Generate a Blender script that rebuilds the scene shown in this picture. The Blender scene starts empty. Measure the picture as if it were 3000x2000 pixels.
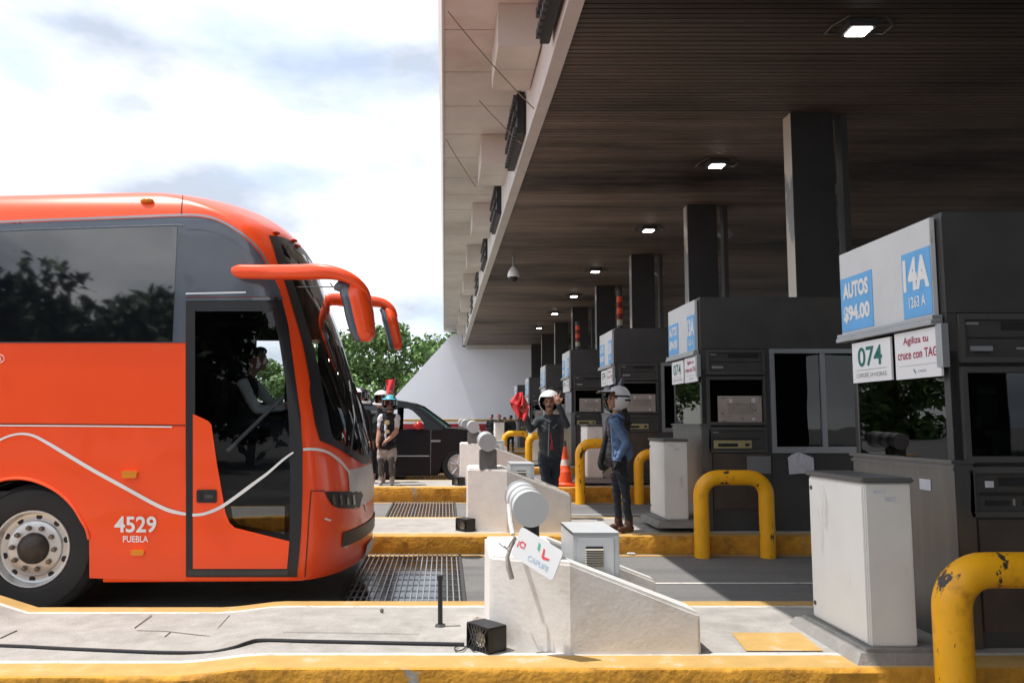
import bpy, bmesh, random
from math import *
import numpy as np
from mathutils import Vector, Matrix
from mathutils.bvhtree import BVHTree
from mathutils.geometry import delaunay_2d_cdt
random.seed(7)
scene = bpy.context.scene
COL = scene.collection
# ------------------------------------------------------------------ camera
F = 2350.0; CH = 1.56; PITCH = atan(0.1); CP, SP = cos(PITCH), sin(PITCH)
K = 0.0838                       # skew of the row of booths against the lanes
cam = bpy.data.cameras.new('camera'); cam.lens = 36.0*F/3000; cam.sensor_width = 36
cam.clip_start = 0.05; cam.clip_end = 2000
co = bpy.data.objects.new('camera', cam); COL.objects.link(co)
co.location = (0, 0, CH); co.rotation_euler = (pi/2+PITCH, 0, 0)
scene.camera = co
# ------------------------------------------------------------------ world
SUN_DIR = Vector((0.36, 0.05, -1.0)).normalized()      # way the light travels
w = bpy.data.worlds.new('World'); scene.world = w; w.use_nodes = True
nt = w.node_tree; nt.nodes.clear()
def N(nt, t, **kw):
    n = nt.nodes.new(t)
    for k, v in kw.items(): setattr(n, k, v)
    return n
sky = N(nt, 'ShaderNodeTexSky', sky_type='NISHITA', sun_disc=False)
sky.sun_elevation = asin(-SUN_DIR.z); sky.sun_rotation = atan2(-SUN_DIR.x, -SUN_DIR.y)
tc = N(nt, 'ShaderNodeTexCoord')
mp = N(nt, 'ShaderNodeMapping'); mp.inputs['Scale'].default_value = (1.0, 1.0, 2.0); mp.inputs['Location'].default_value = (0.35, 0.1, 0.2)
nt.links.new(tc.outputs['Generated'], mp.inputs['Vector'])
n1 = N(nt, 'ShaderNodeTexNoise'); n1.inputs['Scale'].default_value = 2.6; n1.inputs['Detail'].default_value = 7; n1.inputs['Roughness'].default_value = 0.52
n1.inputs['Distortion'].default_value = 0.25
nt.links.new(mp.outputs['Vector'], n1.inputs['Vector'])
r1 = N(nt, 'ShaderNodeValToRGB'); r1.color_ramp.elements[0].position = 0.28; r1.color_ramp.elements[1].position = 0.50
nt.links.new(n1.outputs['Fac'], r1.inputs['Fac'])
mp2 = N(nt, 'ShaderNodeMapping'); mp2.inputs['Scale'].default_value = (1.0, 1.0, 2.2); mp2.inputs['Location'].default_value = (3.1, 1.7, 0.4)
nt.links.new(tc.outputs['Generated'], mp2.inputs['Vector'])
n2 = N(nt, 'ShaderNodeTexNoise'); n2.inputs['Scale'].default_value = 3.2; n2.inputs['Detail'].default_value = 6; n2.inputs['Roughness'].default_value = 0.5
nt.links.new(mp2.outputs['Vector'], n2.inputs['Vector'])
r2 = N(nt, 'ShaderNodeValToRGB')
CB = 10.0
e = r2.color_ramp.elements
e[0].position = 0.36; e[0].color = (0.31*CB, 0.345*CB, 0.405*CB, 1)
e[1].position = 0.64; e[1].color = (0.90*CB, 0.91*CB, 0.92*CB, 1)
nt.links.new(n2.outputs['Fac'], r2.inputs['Fac'])
mx = N(nt, 'ShaderNodeMixRGB'); 
nt.links.new(r1.outputs['Color'], mx.inputs['Fac'])
hs = N(nt, 'ShaderNodeMixRGB', blend_type='ADD'); hs.inputs['Fac'].default_value = 1.0
hs.inputs['Color2'].default_value = (1.2, 1.15, 1.1, 1)
nt.links.new(sky.outputs['Color'], hs.inputs['Color1'])
nt.links.new(hs.outputs['Color'], mx.inputs['Color1']); nt.links.new(r2.outputs['Color'], mx.inputs['Color2'])
bg = N(nt, 'ShaderNodeBackground'); bg.inputs['Strength'].default_value = 0.1
nt.links.new(mx.outputs['Color'], bg.inputs['Color'])
wo = N(nt, 'ShaderNodeOutputWorld'); nt.links.new(bg.outputs['Background'], wo.inputs['Surface'])
# ------------------------------------------------------------------ sun
sl = bpy.data.lights.new('sun', 'SUN'); sl.energy = 2.2; sl.angle = radians(0.5); sl.color = (1.0, 0.965, 0.91)
so = bpy.data.objects.new('sun', sl); COL.objects.link(so)
so.rotation_euler = SUN_DIR.to_track_quat('-Z', 'Y').to_euler(); so.location = (-10, 5, 40)
scene.view_settings.view_transform = 'Standard'; scene.view_settings.look = 'None'
scene.view_settings.exposure = 1.1; scene.view_settings.gamma = 1.0

# ------------------------------------------------------------------ measuring
def ray(px, py): return Vector((px-1500, F*CP+(py-1000)*SP, F*SP+(1000-py)*CP))
def at(px, py, Y):
    d = ray(px, py); t = Y/d.y
    return Vector((d.x*t, Y, CH+d.z*t))
def gz(px, py, z):
    d = ray(px, py); t = (z-CH)/d.z
    return Vector((d.x*t, d.y*t, z))
def proj(P):
    x, y, z = P[0], P[1], P[2]-CH
    fw = y*CP+z*SP; up = -y*SP+z*CP
    return (1500+F*x/fw, 1000-F*up/fw)
def S(u, v, z=0.0): return Vector((u-K*v, v, z))
def lerp(a, b, t): return a+(b-a)*t
def interp(x, pts):
    if x <= pts[0][0]: return pts[0][1]
    for (a, b), (c, d) in zip(pts, pts[1:]):
        if x <= c: return b+(d-b)*(x-a)/(c-a)
    return pts[-1][1]

# ------------------------------------------------------------------ materials
MATS = {}
def M(name, col, rough=0.6, metal=0.0, var=0.12, vs=2.0, bump=0.0, bs=40.0, coat=0.0, spec=0.5,
      spots=None, stretch=None, spots2=None, ior=1.45):
    """procedural surface; spots = (colour, scale, low, high[, stretch]) mixes in worn or dirty patches with a shape of their own"""
    if name in MATS: return MATS[name]
    m = bpy.data.materials.new(name); m.use_nodes = True; t = m.node_tree
    b = t.nodes['Principled BSDF']
    b.inputs['Roughness'].default_value = rough; b.inputs['Metallic'].default_value = metal
    b.inputs['IOR'].default_value = ior
    b.inputs['Coat Weight'].default_value = coat; b.inputs['Coat Roughness'].default_value = 0.04
    b.inputs['Specular IOR Level'].default_value = spec
    g = N(t, 'ShaderNodeNewGeometry')
    vec = g.outputs['Position']
    def mapped(st):
        q = N(t, 'ShaderNodeMapping'); q.inputs['Scale'].default_value = st
        t.links.new(g.outputs['Position'], q.inputs['Vector']); return q.outputs['Vector']
    if stretch: vec = mapped(stretch)
    n = N(t, 'ShaderNodeTexNoise'); n.inputs['Scale'].default_value = vs; n.inputs['Detail'].default_value = 8; n.inputs['Roughness'].default_value = 0.62
    t.links.new(vec, n.inputs['Vector'])
    r = N(t, 'ShaderNodeMapRange'); r.inputs[1].default_value = 0.25; r.inputs[2].default_value = 0.75
    r.inputs[3].default_value = 1-var; r.inputs[4].default_value = 1+var
    t.links.new(n.outputs['Fac'], r.inputs[0])
    mu = N(t, 'ShaderNodeMixRGB', blend_type='MULTIPLY'); mu.inputs['Fac'].default_value = 1
    mu.inputs['Color1'].default_value = (*col, 1); t.links.new(r.outputs[0], mu.inputs['Color2'])
    out = mu.outputs['Color']
    for sp in (spots, spots2):
        if not sp: continue
        n3 = N(t, 'ShaderNodeTexNoise'); n3.inputs['Scale'].default_value = sp[1]; n3.inputs['Detail'].default_value = 9; n3.inputs['Roughness'].default_value = 0.65
        t.links.new(mapped(sp[4]) if len(sp) > 4 else g.outputs['Position'], n3.inputs['Vector'])
        r3 = N(t, 'ShaderNodeMapRange'); r3.inputs[1].default_value = sp[2]; r3.inputs[2].default_value = sp[3]
        t.links.new(n3.outputs['Fac'], r3.inputs[0])
        m3 = N(t, 'ShaderNodeMixRGB'); m3.inputs['Color2'].default_value = (*sp[0], 1)
        t.links.new(r3.outputs[0], m3.inputs['Fac']); t.links.new(out, m3.inputs['Color1']); out = m3.outputs['Color']
    t.links.new(out, b.inputs['Base Color'])
    if bump:
        nb = N(t, 'ShaderNodeTexNoise'); nb.inputs['Scale'].default_value = bs; nb.inputs['Detail'].default_value = 6
        t.links.new(g.outputs['Position'], nb.inputs['Vector'])
        bp = N(t, 'ShaderNodeBump'); bp.inputs['Strength'].default_value = bump; bp.inputs['Distance'].default_value = 0.02
        t.links.new(nb.outputs['Fac'], bp.inputs['Height']); t.links.new(bp.outputs['Normal'], b.inputs['Normal'])
    MATS[name] = m
    return m
def M_glass(name, tint, clear=0.5, ior=1.7, rough=0.01):
    """tinted pane: reflection by angle over a see-through tint"""
    if name in MATS: return MATS[name]
    m = bpy.data.materials.new(name); m.use_nodes = True; t = m.node_tree; t.nodes.clear()
    tr = N(t, 'ShaderNodeBsdfTransparent'); tr.inputs['Color'].default_value = (*[c*clear for c in tint], 1)
    gl = N(t, 'ShaderNodeBsdfGlossy'); gl.inputs['Roughness'].default_value = rough
    fr = N(t, 'ShaderNodeFresnel'); fr.inputs['IOR'].default_value = ior
    mxs = N(t, 'ShaderNodeMixShader'); o = N(t, 'ShaderNodeOutputMaterial')
    g = N(t, 'ShaderNodeNewGeometry'); nb = N(t, 'ShaderNodeTexNoise'); nb.inputs['Scale'].default_value = 1.3
    t.links.new(g.outputs['Position'], nb.inputs['Vector'])
    bp = N(t, 'ShaderNodeBump'); bp.inputs['Strength'].default_value = 0.03; bp.inputs['Distance'].default_value = 0.05
    t.links.new(nb.outputs['Fac'], bp.inputs['Height']); t.links.new(bp.outputs['Normal'], gl.inputs['Normal'])
    t.links.new(fr.outputs[0], mxs.inputs[0]); t.links.new(tr.outputs[0], mxs.inputs[1]); t.links.new(gl.outputs[0], mxs.inputs[2])
    t.links.new(mxs.outputs[0], o.inputs['Surface'])
    MATS[name] = m; return m
def M_emit(name, col, s):
    if name in MATS: return MATS[name]
    m = bpy.data.materials.new(name); m.use_nodes = True
    b = m.node_tree.nodes['Principled BSDF']; b.inputs['Base Color'].default_value = (*col, 1)
    b.inputs['Emission Color'].default_value = (*col, 1); b.inputs['Emission Strength'].default_value = s
    MATS[name] = m; return m

concrete = M('island_concrete', (0.38, 0.362, 0.338), 0.9, var=0.22, vs=5, bump=0.35, bs=60, spots=((0.29, 0.27, 0.245), 2.4, 0.55, 0.72), spots2=((0.13, 0.12, 0.11), 17, 0.685, 0.71, (1, 1.6, 1)))
kerb_yel = M('worn_yellow_paint', (0.60, 0.29, 0.03), 0.75, var=0.25, vs=9, bump=0.6, bs=25, spots=((0.24, 0.105, 0.018), 5, 0.50, 0.72), spots2=((0.36, 0.34, 0.31), 4, 0.63, 0.66))
kerb_top = M('sunworn_yellow_paint', (0.52, 0.33, 0.11), 0.8, var=0.14, vs=6, bump=0.2, bs=50, spots=((0.50, 0.44, 0.33), 6, 0.58, 0.72), spots2=((0.3, 0.2, 0.08), 25, 0.7, 0.75))
white_line = M('worn_white_paint', (0.62, 0.60, 0.56), 0.8, var=0.12, vs=14, spots=((0.3, 0.28, 0.26), 9, 0.55, 0.7))
road_m = M('road_surface', (0.20, 0.196, 0.192), 0.85, var=0.18, vs=30, bump=0.25, bs=150, spots=((0.14, 0.139, 0.141), 0.8, 0.47, 0.66, (0.2, 1.6, 1)), spots2=((0.11, 0.11, 0.115), 1.3, 0.6, 0.75, (0.6, 1.4, 1)))
block_m = M('whitewashed_concrete', (0.74, 0.71, 0.68), 0.9, var=0.08, vs=7, bump=0.12, bs=38, spots=((0.55, 0.47, 0.38), 2.6, 0.55, 0.78), spots2=((0.16, 0.14, 0.12), 24, 0.71, 0.73))
block_top = M('bright_whitewash', (0.70, 0.69, 0.675), 0.85, var=0.08, vs=12, bump=0.3, bs=40, spots=((0.45, 0.43, 0.40), 14, 0.66, 0.7))
steel = M('brushed_steel', (0.22, 0.225, 0.23), 0.35, 1.0, var=0.12, vs=3, stretch=(6, 6, 0.5))
dark_panel = M('sooty_dark_metal', (0.062, 0.062, 0.062), 0.5, 0.2, var=0.25, vs=2.2, spots=((0.075, 0.068, 0.058), 2.0, 0.52, 0.72))
frame_grey = M('grey_booth_frame', (0.10, 0.098, 0.095), 0.45, 0.4, var=0.15)
alu = M('aluminium_frame', (0.38, 0.40, 0.42), 0.4, 0.6, var=0.1)
brown_panel = M('dark_brown_panel', (0.075, 0.058, 0.048), 0.55, var=0.3, vs=4)
black_plastic = M('black_plastic', (0.018, 0.018, 0.02), 0.45, var=0.2, vs=8)
bus_frame = M('door_frame_black', (0.020, 0.021, 0.025), 0.35, var=0.1)
rubber = M('tyre_rubber', (0.022, 0.022, 0.024), 0.75, var=0.25, vs=6, bump=0.1, bs=60)
cab_white = M('white_cabinet_paint', (0.74, 0.73, 0.70), 0.5, var=0.06, vs=3, spots=((0.42, 0.39, 0.33), 2.4, 0.58, 0.8, (2, 2, 0.8)))
grey_paint = M('light_grey_paint', (0.55, 0.57, 0.585), 0.45, var=0.06, vs=5)
grey_mid = M('mid_grey_paint', (0.25, 0.26, 0.265), 0.5, var=0.1)
dark_grey = M('dark_grey_paint', (0.06, 0.06, 0.062), 0.5, var=0.15)
sign_white = M('sign_white', (0.62, 0.63, 0.64), 0.45, var=0.08, vs=2.5, spots=((0.4, 0.4, 0.4), 5, 0.66, 0.74, (1, 1, 0.4)))
sign_board = M('printed_white_board', (0.82, 0.82, 0.83), 0.5, var=0.03)
sign_blue = M('sign_blue', (0.13, 0.42, 0.80), 0.5, var=0.1, vs=5)
txt_white = M('white_lettering', (0.80, 0.80, 0.80), 0.6, var=0.06, vs=30)
txt_green = M('green_lettering', (0.01, 0.16, 0.13), 0.6, var=0.05)
txt_red = M('crimson_lettering', (0.38, 0.01, 0.07), 0.6, var=0.05)
txt_grey = M('grey_lettering', (0.32, 0.34, 0.36), 0.6, var=0.05)
hoop_yel = M('yellow_hoop_paint', (0.97, 0.46, 0.012), 0.4, var=0.12, vs=5, spots=((0.48, 0.17, 0.02), 5, 0.56, 0.78), spots2=((0.045, 0.04, 0.036), 4.0, 0.61, 0.635, (2.2, 2.2, 0.8)))
orange = M('orange_bus_paint', (0.98, 0.085, 0.012), 0.32, var=0.04, vs=1.1, coat=0.3, bump=0.05, bs=1.6)
bus_black = M('bus_dark_trim', (0.085, 0.104, 0.135), 0.28, var=0.08, coat=0.5)
bus_glass_dark = M('tinted_bus_window', (0.006, 0.007, 0.010), 0.03, var=0.0, ior=1.9, spec=0.6)
amber = M('amber_lens', (0.75, 0.25, 0.01), 0.15, var=0.05, coat=0.5)
white_vinyl = M('white_vinyl', (0.82, 0.82, 0.82), 0.35, var=0.02)
chrome = M('polished_metal', (0.64, 0.635, 0.63), 0.36, 0.6, var=0.08, spots=((0.45, 0.40, 0.33), 8, 0.60, 0.78))
hub_m = M('greasy_hub', (0.06, 0.052, 0.046), 0.5, 0.5, var=0.3, vs=20)
rust_nut = M('dull_wheel_nut', (0.20, 0.165, 0.13), 0.55, 0.6, var=0.3, vs=40)
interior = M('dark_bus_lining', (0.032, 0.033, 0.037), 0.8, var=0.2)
wall_white = M('white_wall_render', (0.86, 0.87, 0.93), 0.9, var=0.05, vs=0.5)
wall_red = M('red_wall_band', (0.30, 0.02, 0.025), 0.8, var=0.15)
wall_gold = M('ochre_wall_band', (0.48, 0.30, 0.07), 0.8, var=0.1)
soffit_m = M('beige_soffit_panel', (0.60, 0.575, 0.53), 0.75, var=0.12, vs=0.9, spots=((0.46, 0.39, 0.33), 0.55, 0.5, 0.75))
joint_m = M('dark_joint', (0.05, 0.04, 0.035), 0.9, var=0.1)
fascia_m = M('white_fascia', (0.62, 0.60, 0.57), 0.7, var=0.1, vs=1.5, spots=((0.40, 0.36, 0.32), 3, 0.6, 0.75))
ceil_m = M('sooty_shaded_brown_slats', (0.29, 0.228, 0.182), 0.6, 0.1, var=0.4, vs=1.2, stretch=(0.10, 3.2, 1), spots=((0.022, 0.018, 0.016), 0.42, 0.43, 0.66, (0.22, 0.75, 1)), spots2=((0.07, 0.052, 0.04), 5, 0.54, 0.7, (0.03, 2.5, 1)))
def soot_shade_ceiling(m):  # near end darkened: the dimmer light there put into the colour, with soot
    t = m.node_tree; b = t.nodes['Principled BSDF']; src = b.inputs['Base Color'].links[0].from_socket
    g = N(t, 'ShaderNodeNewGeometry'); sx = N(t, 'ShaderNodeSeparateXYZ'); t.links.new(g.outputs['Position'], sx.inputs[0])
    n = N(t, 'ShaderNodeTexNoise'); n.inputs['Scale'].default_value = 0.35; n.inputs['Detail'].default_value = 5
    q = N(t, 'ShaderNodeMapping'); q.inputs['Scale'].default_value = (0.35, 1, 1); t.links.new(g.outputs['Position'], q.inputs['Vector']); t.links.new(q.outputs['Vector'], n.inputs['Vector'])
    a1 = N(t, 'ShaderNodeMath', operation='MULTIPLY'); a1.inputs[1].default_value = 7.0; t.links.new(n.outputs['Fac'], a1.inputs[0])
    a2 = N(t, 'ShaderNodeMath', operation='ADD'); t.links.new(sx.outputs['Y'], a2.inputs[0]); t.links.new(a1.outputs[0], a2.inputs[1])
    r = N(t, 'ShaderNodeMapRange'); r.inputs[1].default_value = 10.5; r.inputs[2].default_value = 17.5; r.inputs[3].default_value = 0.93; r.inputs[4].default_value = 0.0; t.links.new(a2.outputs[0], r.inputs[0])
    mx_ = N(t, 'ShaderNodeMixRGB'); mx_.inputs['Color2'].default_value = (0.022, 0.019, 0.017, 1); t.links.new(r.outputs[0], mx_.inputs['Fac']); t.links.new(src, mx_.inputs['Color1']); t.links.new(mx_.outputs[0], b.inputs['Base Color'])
soot_shade_ceiling(ceil_m)
ceil_gap = M('slat_gap', (0.01, 0.008, 0.007), 0.9, var=0.1)
lamp_glow = M_emit('lamp_glow', (1.0, 0.97, 0.92), 9.0)
leaf_a = M('leaf_green', (0.125, 0.215, 0.060), 0.55, var=0.45, vs=0.9)
leaf_dark = M('leaf_dark_green', (0.03, 0.055, 0.018), 0.6, var=0.4, vs=0.7)
bark = M('bark', (0.10, 0.075, 0.055), 0.9, var=0.3, vs=6)
skin_m = M('skin', (0.42, 0.22, 0.145), 0.5, var=0.08, vs=20)
skin_dark = M('tanned_skin', (0.40, 0.215, 0.145), 0.5, var=0.08, vs=20)
hair_m = M('dark_hair', (0.018, 0.012, 0.010), 0.55, var=0.3, vs=30)
denim = M('blue_denim', (0.115, 0.185, 0.32), 0.85, var=0.3, vs=14, bump=0.8, bs=16)
jeans_dark = M('dark_jeans', (0.020, 0.026, 0.040), 0.85, var=0.3, vs=10, bump=0.7, bs=14)
jacket_dark = M('charcoal_jacket', (0.035, 0.042, 0.050), 0.7, var=0.25, vs=10, bump=0.9, bs=13)
black_cloth = M('black_cloth', (0.013, 0.013, 0.017), 0.8, var=0.25, vs=10, bump=0.7, bs=14)
grey_shirt = M('dusty_mauve_shirt', (0.075, 0.068, 0.085), 0.85, var=0.2, vs=9, bump=0.5, bs=16)
white_cloth = M('white_cloth', (0.62, 0.62, 0.66), 0.85, var=0.08, vs=9, bump=0.5, bs=16)
khaki = M('pale_grey_shorts', (0.36, 0.33, 0.30), 0.85, var=0.25, vs=12, bump=0.5, bs=16)
leather_brown = M('brown_boot_leather', (0.065, 0.028, 0.018), 0.45, var=0.3, vs=14)
red_cloth = M('red_cloth', (0.72, 0.055, 0.06), 0.7, var=0.12, vs=8, bump=0.5, bs=14)
helmet_white = M('white_helmet_shell', (0.74, 0.74, 0.75), 0.2, var=0.04, coat=0.5)
helmet_navy = M('navy_helmet_shell', (0.012, 0.016, 0.04), 0.25, var=0.1, coat=0.4)
helmet_teal = M('teal_helmet_shell', (0.05, 0.38, 0.48), 0.25, var=0.3, vs=12, coat=0.4)
cone_or = M('orange_cone_plastic', (0.80, 0.10, 0.025), 0.5, var=0.12, vs=9, spots=((0.35, 0.07, 0.03), 6, 0.6, 0.75))
car_black = M('black_car_paint', (0.008, 0.009, 0.012), 0.32, var=0.1, spec=0.35)
car_glass = M_glass('car_glass', (0.45, 0.75, 0.68), 0.5, 1.6)
grate_m = M('galvanised_grate', (0.42, 0.43, 0.44), 0.45, 0.6, var=0.15, vs=8)
pit_m = M('wet_pit', (0.012, 0.014, 0.017), 0.12, var=0.5, vs=2, stretch=(0.3, 3, 1))
booth_glass = M_glass('booth_glass', (0.55, 0.60, 0.62), 0.55, 1.5)
door_glass = M_glass('bus_door_glass', (0.90, 0.94, 0.97), 0.85, 1.5)
wind_glass = M_glass('bus_windscreen', (0.70, 0.92, 0.86), 0.85, 1.6)
stone_m = M('stone', (0.28, 0.25, 0.22), 0.9, var=0.3, vs=30, bump=0.5)

# ------------------------------------------------------------------ mesh helpers
class MB:
    def __init__(s): s.v = []; s.f = []; s.mi = []; s.sm = []
    def add(s, vs, fs, mi=0, sm=False):
        o = len(s.v); s.v += [Vector(v) for v in vs]
        for f in fs: s.f.append([i+o for i in f]); s.mi.append(mi); s.sm.append(sm)
        return s
    def box(s, x0, x1, y0, y1, z0, z1, mi=0):
        return s.add([(x0,y0,z0),(x1,y0,z0),(x1,y1,z0),(x0,y1,z0),(x0,y0,z1),(x1,y0,z1),(x1,y1,z1),(x0,y1,z1)],
              [(3,2,1,0),(4,5,6,7),(0,1,5,4),(1,2,6,5),(2,3,7,6),(3,0,4,7)], mi)
    def quad(s, a, b, c, d, mi=0): return s.add([a,b,c,d], [(0,1,2,3)], mi)
    def prism(s, poly, vec, mi=0):
        n = len(poly); vec = Vector(vec); p = [Vector(q) for q in poly]
        return s.add(p+[q+vec for q in p], [tuple(range(n-1,-1,-1)), tuple(range(n,2*n))]+[(i,(i+1)%n,n+(i+1)%n,n+i) for i in range(n)], mi)
    def tube(s, path, r, n=10, mi=0, cap=True, flat=1.0, up=None):
        P = [Vector(p) for p in path]; R = r if isinstance(r, (list, tuple)) else [r]*len(P)
        vs = []; fs = []; ref = Vector(up) if up else None
        for i, p in enumerate(P):
            t = (P[min(i+1, len(P)-1)]-P[max(i-1, 0)]).normalized()
            if ref is None:
                ref = Vector((0,0,1)) if abs(t.z) < 0.9 else Vector((1,0,0))
            a = t.cross(ref).normalized(); b = a.cross(t).normalized()
            if not up: ref = b
            for k in range(n):
                q = 2*pi*k/n; vs.append(p+a*cos(q)*R[i]*flat+b*sin(q)*R[i])
        for i in range(len(P)-1):
            for k in range(n): fs.append((i*n+k, i*n+(k+1)%n, (i+1)*n+(k+1)%n, (i+1)*n+k))
        s.add(vs, fs, mi, True)
        if cap:
            o = len(s.v)-len(vs)
            s.f.append([o+k for k in range(n-1,-1,-1)]); s.f.append([o+(len(P)-1)*n+k for k in range(n)])
            s.mi += [mi, mi]; s.sm += [False, False]
        return s
    def lathe(s, prof, c=(0,0,0), axis=(0,0,1), n=24, mi=0, sm=True):
        c = Vector(c); ax = Vector(axis).normalized(); a = ax.orthogonal().normalized(); b = ax.cross(a)
        vs = []; fs = []; mis = []
        for (r, h, *_) in prof:
            for k in range(n):
                q = 2*pi*k/n; vs.append(c+ax*h+(a*cos(q)+b*sin(q))*max(r, 1e-5))
        for i in range(len(prof)-1):
            m_ = prof[i][2] if len(prof[i]) > 2 else mi
            s2 = [(i*n+k, i*n+(k+1)%n, (i+1)*n+(k+1)%n, (i+1)*n+k) for k in range(n)]
            fs += s2; mis += [m_]*n
        o = len(s.v); s.v += vs
        for f, m_ in zip(fs, mis): s.f.append([i+o for i in f]); s.mi.append(m_); s.sm.append(sm)
        return s
    def ell(s, c, r, n=14, m=9, mi=0, rot=None):
        c = Vector(c); vs = []; fs = []
        for i in range(m+1):
            th = pi*i/m
            for k in range(n):
                q = 2*pi*k/n; v = Vector((r[0]*sin(th)*cos(q), r[1]*sin(th)*sin(q), r[2]*cos(th)))
                if rot: v = rot @ v
                vs.append(c+v)
        for i in range(m):
            for k in range(n): fs.append((i*n+k, (i+1)*n+k, (i+1)*n+(k+1)%n, i*n+(k+1)%n))
        return s.add(vs, fs, mi, True)
    def shear(s):
        for v in s.v: v.x -= K*v.y
        return s
    def build(s, name, mats, parent=None, origin=None, shear=False, bevel=0, weld=False):
        if not isinstance(mats, (list, tuple)): mats = [mats]
        vv = [Vector((v.x-K*v.y, v.y, v.z)) if shear else v for v in s.v]
        if origin is None and parent is not None:
            q = parent
            while q is not None and '_o' not in q: q = q.parent
            origin = Vector(q['_o']) if q is not None else None
        if origin is not None: vv = [v-origin for v in vv]
        me = bpy.data.meshes.new(name); me.from_pydata([tuple(v) for v in vv], [], s.f)
        for m in mats: me.materials.append(m)
        me.polygons.foreach_set('material_index', s.mi); me.polygons.foreach_set('use_smooth', s.sm)
        bm = bmesh.new(); bm.from_mesh(me)
        if weld or bevel: bmesh.ops.remove_doubles(bm, verts=bm.verts, dist=1e-5)
        bmesh.ops.recalc_face_normals(bm, faces=bm.faces)
        if bevel:
            ed = [e for e in bm.edges if len(e.link_faces) == 2 and e.calc_face_angle(0) > 0.5]
            bmesh.ops.bevel(bm, geom=ed, offset=bevel, segments=2, affect='EDGES', clamp_overlap=True)
        bm.to_mesh(me); bm.free()
        if any(s.sm): me.set_sharp_from_angle(angle=radians(38))
        o = bpy.data.objects.new(name, me); COL.objects.link(o)
        if parent is not None: o.parent = parent
        elif origin is not None: o.location = origin
        return o
def tag(o, label=None, cat=None, group=None, kind=None):
    if label: o['label'] = label
    if cat: o['category'] = cat
    if group: o['group'] = group
    if kind: o['kind'] = kind
    return o
def thing(name, label, cat, loc=(0,0,0), group=None):
    o = bpy.data.objects.new(name, None); COL.objects.link(o); o.location = loc
    o['_o'] = tuple(loc); o.empty_display_size = 0.1
    return tag(o, label, cat, group)
def kids(o): return [c for c in bpy.data.objects if c.parent == o]
def copy_tree(o, parent=None):
    c = o.copy(); COL.objects.link(c)
    if parent is not None: c.parent = parent
    for ch in kids(o): copy_tree(ch, c)
    return c
def text_polys(txt, bold=0.0):
    cu = bpy.data.curves.new('t', 'FONT'); cu.body = txt; cu.offset = bold; cu.resolution_u = 4
    ob = bpy.data.objects.new('t', cu); COL.objects.link(ob)
    dg = bpy.context.evaluated_depsgraph_get(); me = bpy.data.meshes.new_from_object(ob.evaluated_get(dg))
    vs = [v.co.copy() for v in me.vertices]; fs = [tuple(p.vertices) for p in me.polygons]
    bpy.data.objects.remove(ob); bpy.data.curves.remove(cu); bpy.data.meshes.remove(me)
    x0 = min(v.x for v in vs); x1 = max(v.x for v in vs); y0 = min(v.y for v in vs); y1 = max(v.y for v in vs)
    return [((v.x-x0)/(x1-x0), (v.y-y0)/(y1-y0)) for v in vs], fs
def add_text(mb, txt, o, ex, ey, mi=0, bold=0.015):
    """letters laid on a real surface: o = lower-left corner, ex / ey = full width and height vectors"""
    vs, fs = text_polys(txt, bold); o = Vector(o); ex = Vector(ex); ey = Vector(ey)
    mb.add([o+ex*a+ey*b for a, b in vs], fs, mi)
def inside(p, poly):
    c = False; n = len(poly); x, y = p
    for i in range(n):
        x1, y1 = poly[i]; x2, y2 = poly[(i+1) % n]
        if (y1 > y) != (y2 > y) and x < (x2-x1)*(y-y1)/(y2-y1)+x1: c = not c
    return c
def catmull(pts, n=6):
    out = []
    P = [Vector((*p, 0)[:3]) if len(p) == 2 else Vector(p) for p in pts]
    for i in range(len(P)-1):
        p0 = P[max(i-1, 0)]; p1 = P[i]; p2 = P[i+1]; p3 = P[min(i+2, len(P)-1)]
        for k in range(n):
            t = k/n
            out.append(0.5*((2*p1)+(p2-p0)*t+(2*p0-5*p1+4*p2-p3)*t*t+(3*p1-p0-3*p2+p3)*t*t*t))
    out.append(P[-1]); return out
# ================================================================== GROUND
ROADZ = [(-200,0),(6.4,0),(9.4,0.045),(11.4,0.09),(14.3,0.15),(16.1,0.27),(19.2,0.33),(24,0.34),(50,0.32),(400,0.3)]
vs_ = [-200,-60,-20,-8,-3,0,2,4,5,6.4,7,8,9.4,10.4,11.4,12.5,13.4,14.3,15.2,16.1,17.5,19.2,22,24,30,40,50,80,150,400]
us_ = [-400,-150,-60,-30,-18,-12,-8,-5,-3,-1,0.5,2,4,6,9,12,18,30,60,150,400]
g = MB()
for v in vs_:
    for u in us_: g.v.append(Vector((u-K*max(-60,min(v,60)), v, interp(v, ROADZ))))
n = len(us_)
for i in range(len(vs_)-1):
    for j in range(n-1): g.f.append([i*n+j, i*n+j+1, (i+1)*n+j+1, (i+1)*n+j]); g.mi.append(0); g.sm.append(True)
tag(g.build('road', road_m), kind='structure')
# lane paint
lm = MB()
for i in range(6):
    b = 4.86*i
    for (va, vb, mi, ua, ub) in ((7.83,7.89,0,1.2,14), (9.27,9.36,1,-9,14), (6.42,6.47,0,-9,14)):
        va += b; vb += b
        za = interp(va, ROADZ)+0.005; zb = interp(vb, ROADZ)+0.005
        uu = np.linspace(ua, ub, 30)
        for a, c in zip(uu, uu[1:]): lm.quad((a,va,za),(c,va,za),(c,vb,zb),(a,vb,zb), mi)
tag(lm.build('lane_markings', [white_line, kerb_top], shear=True), kind='structure')

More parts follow.
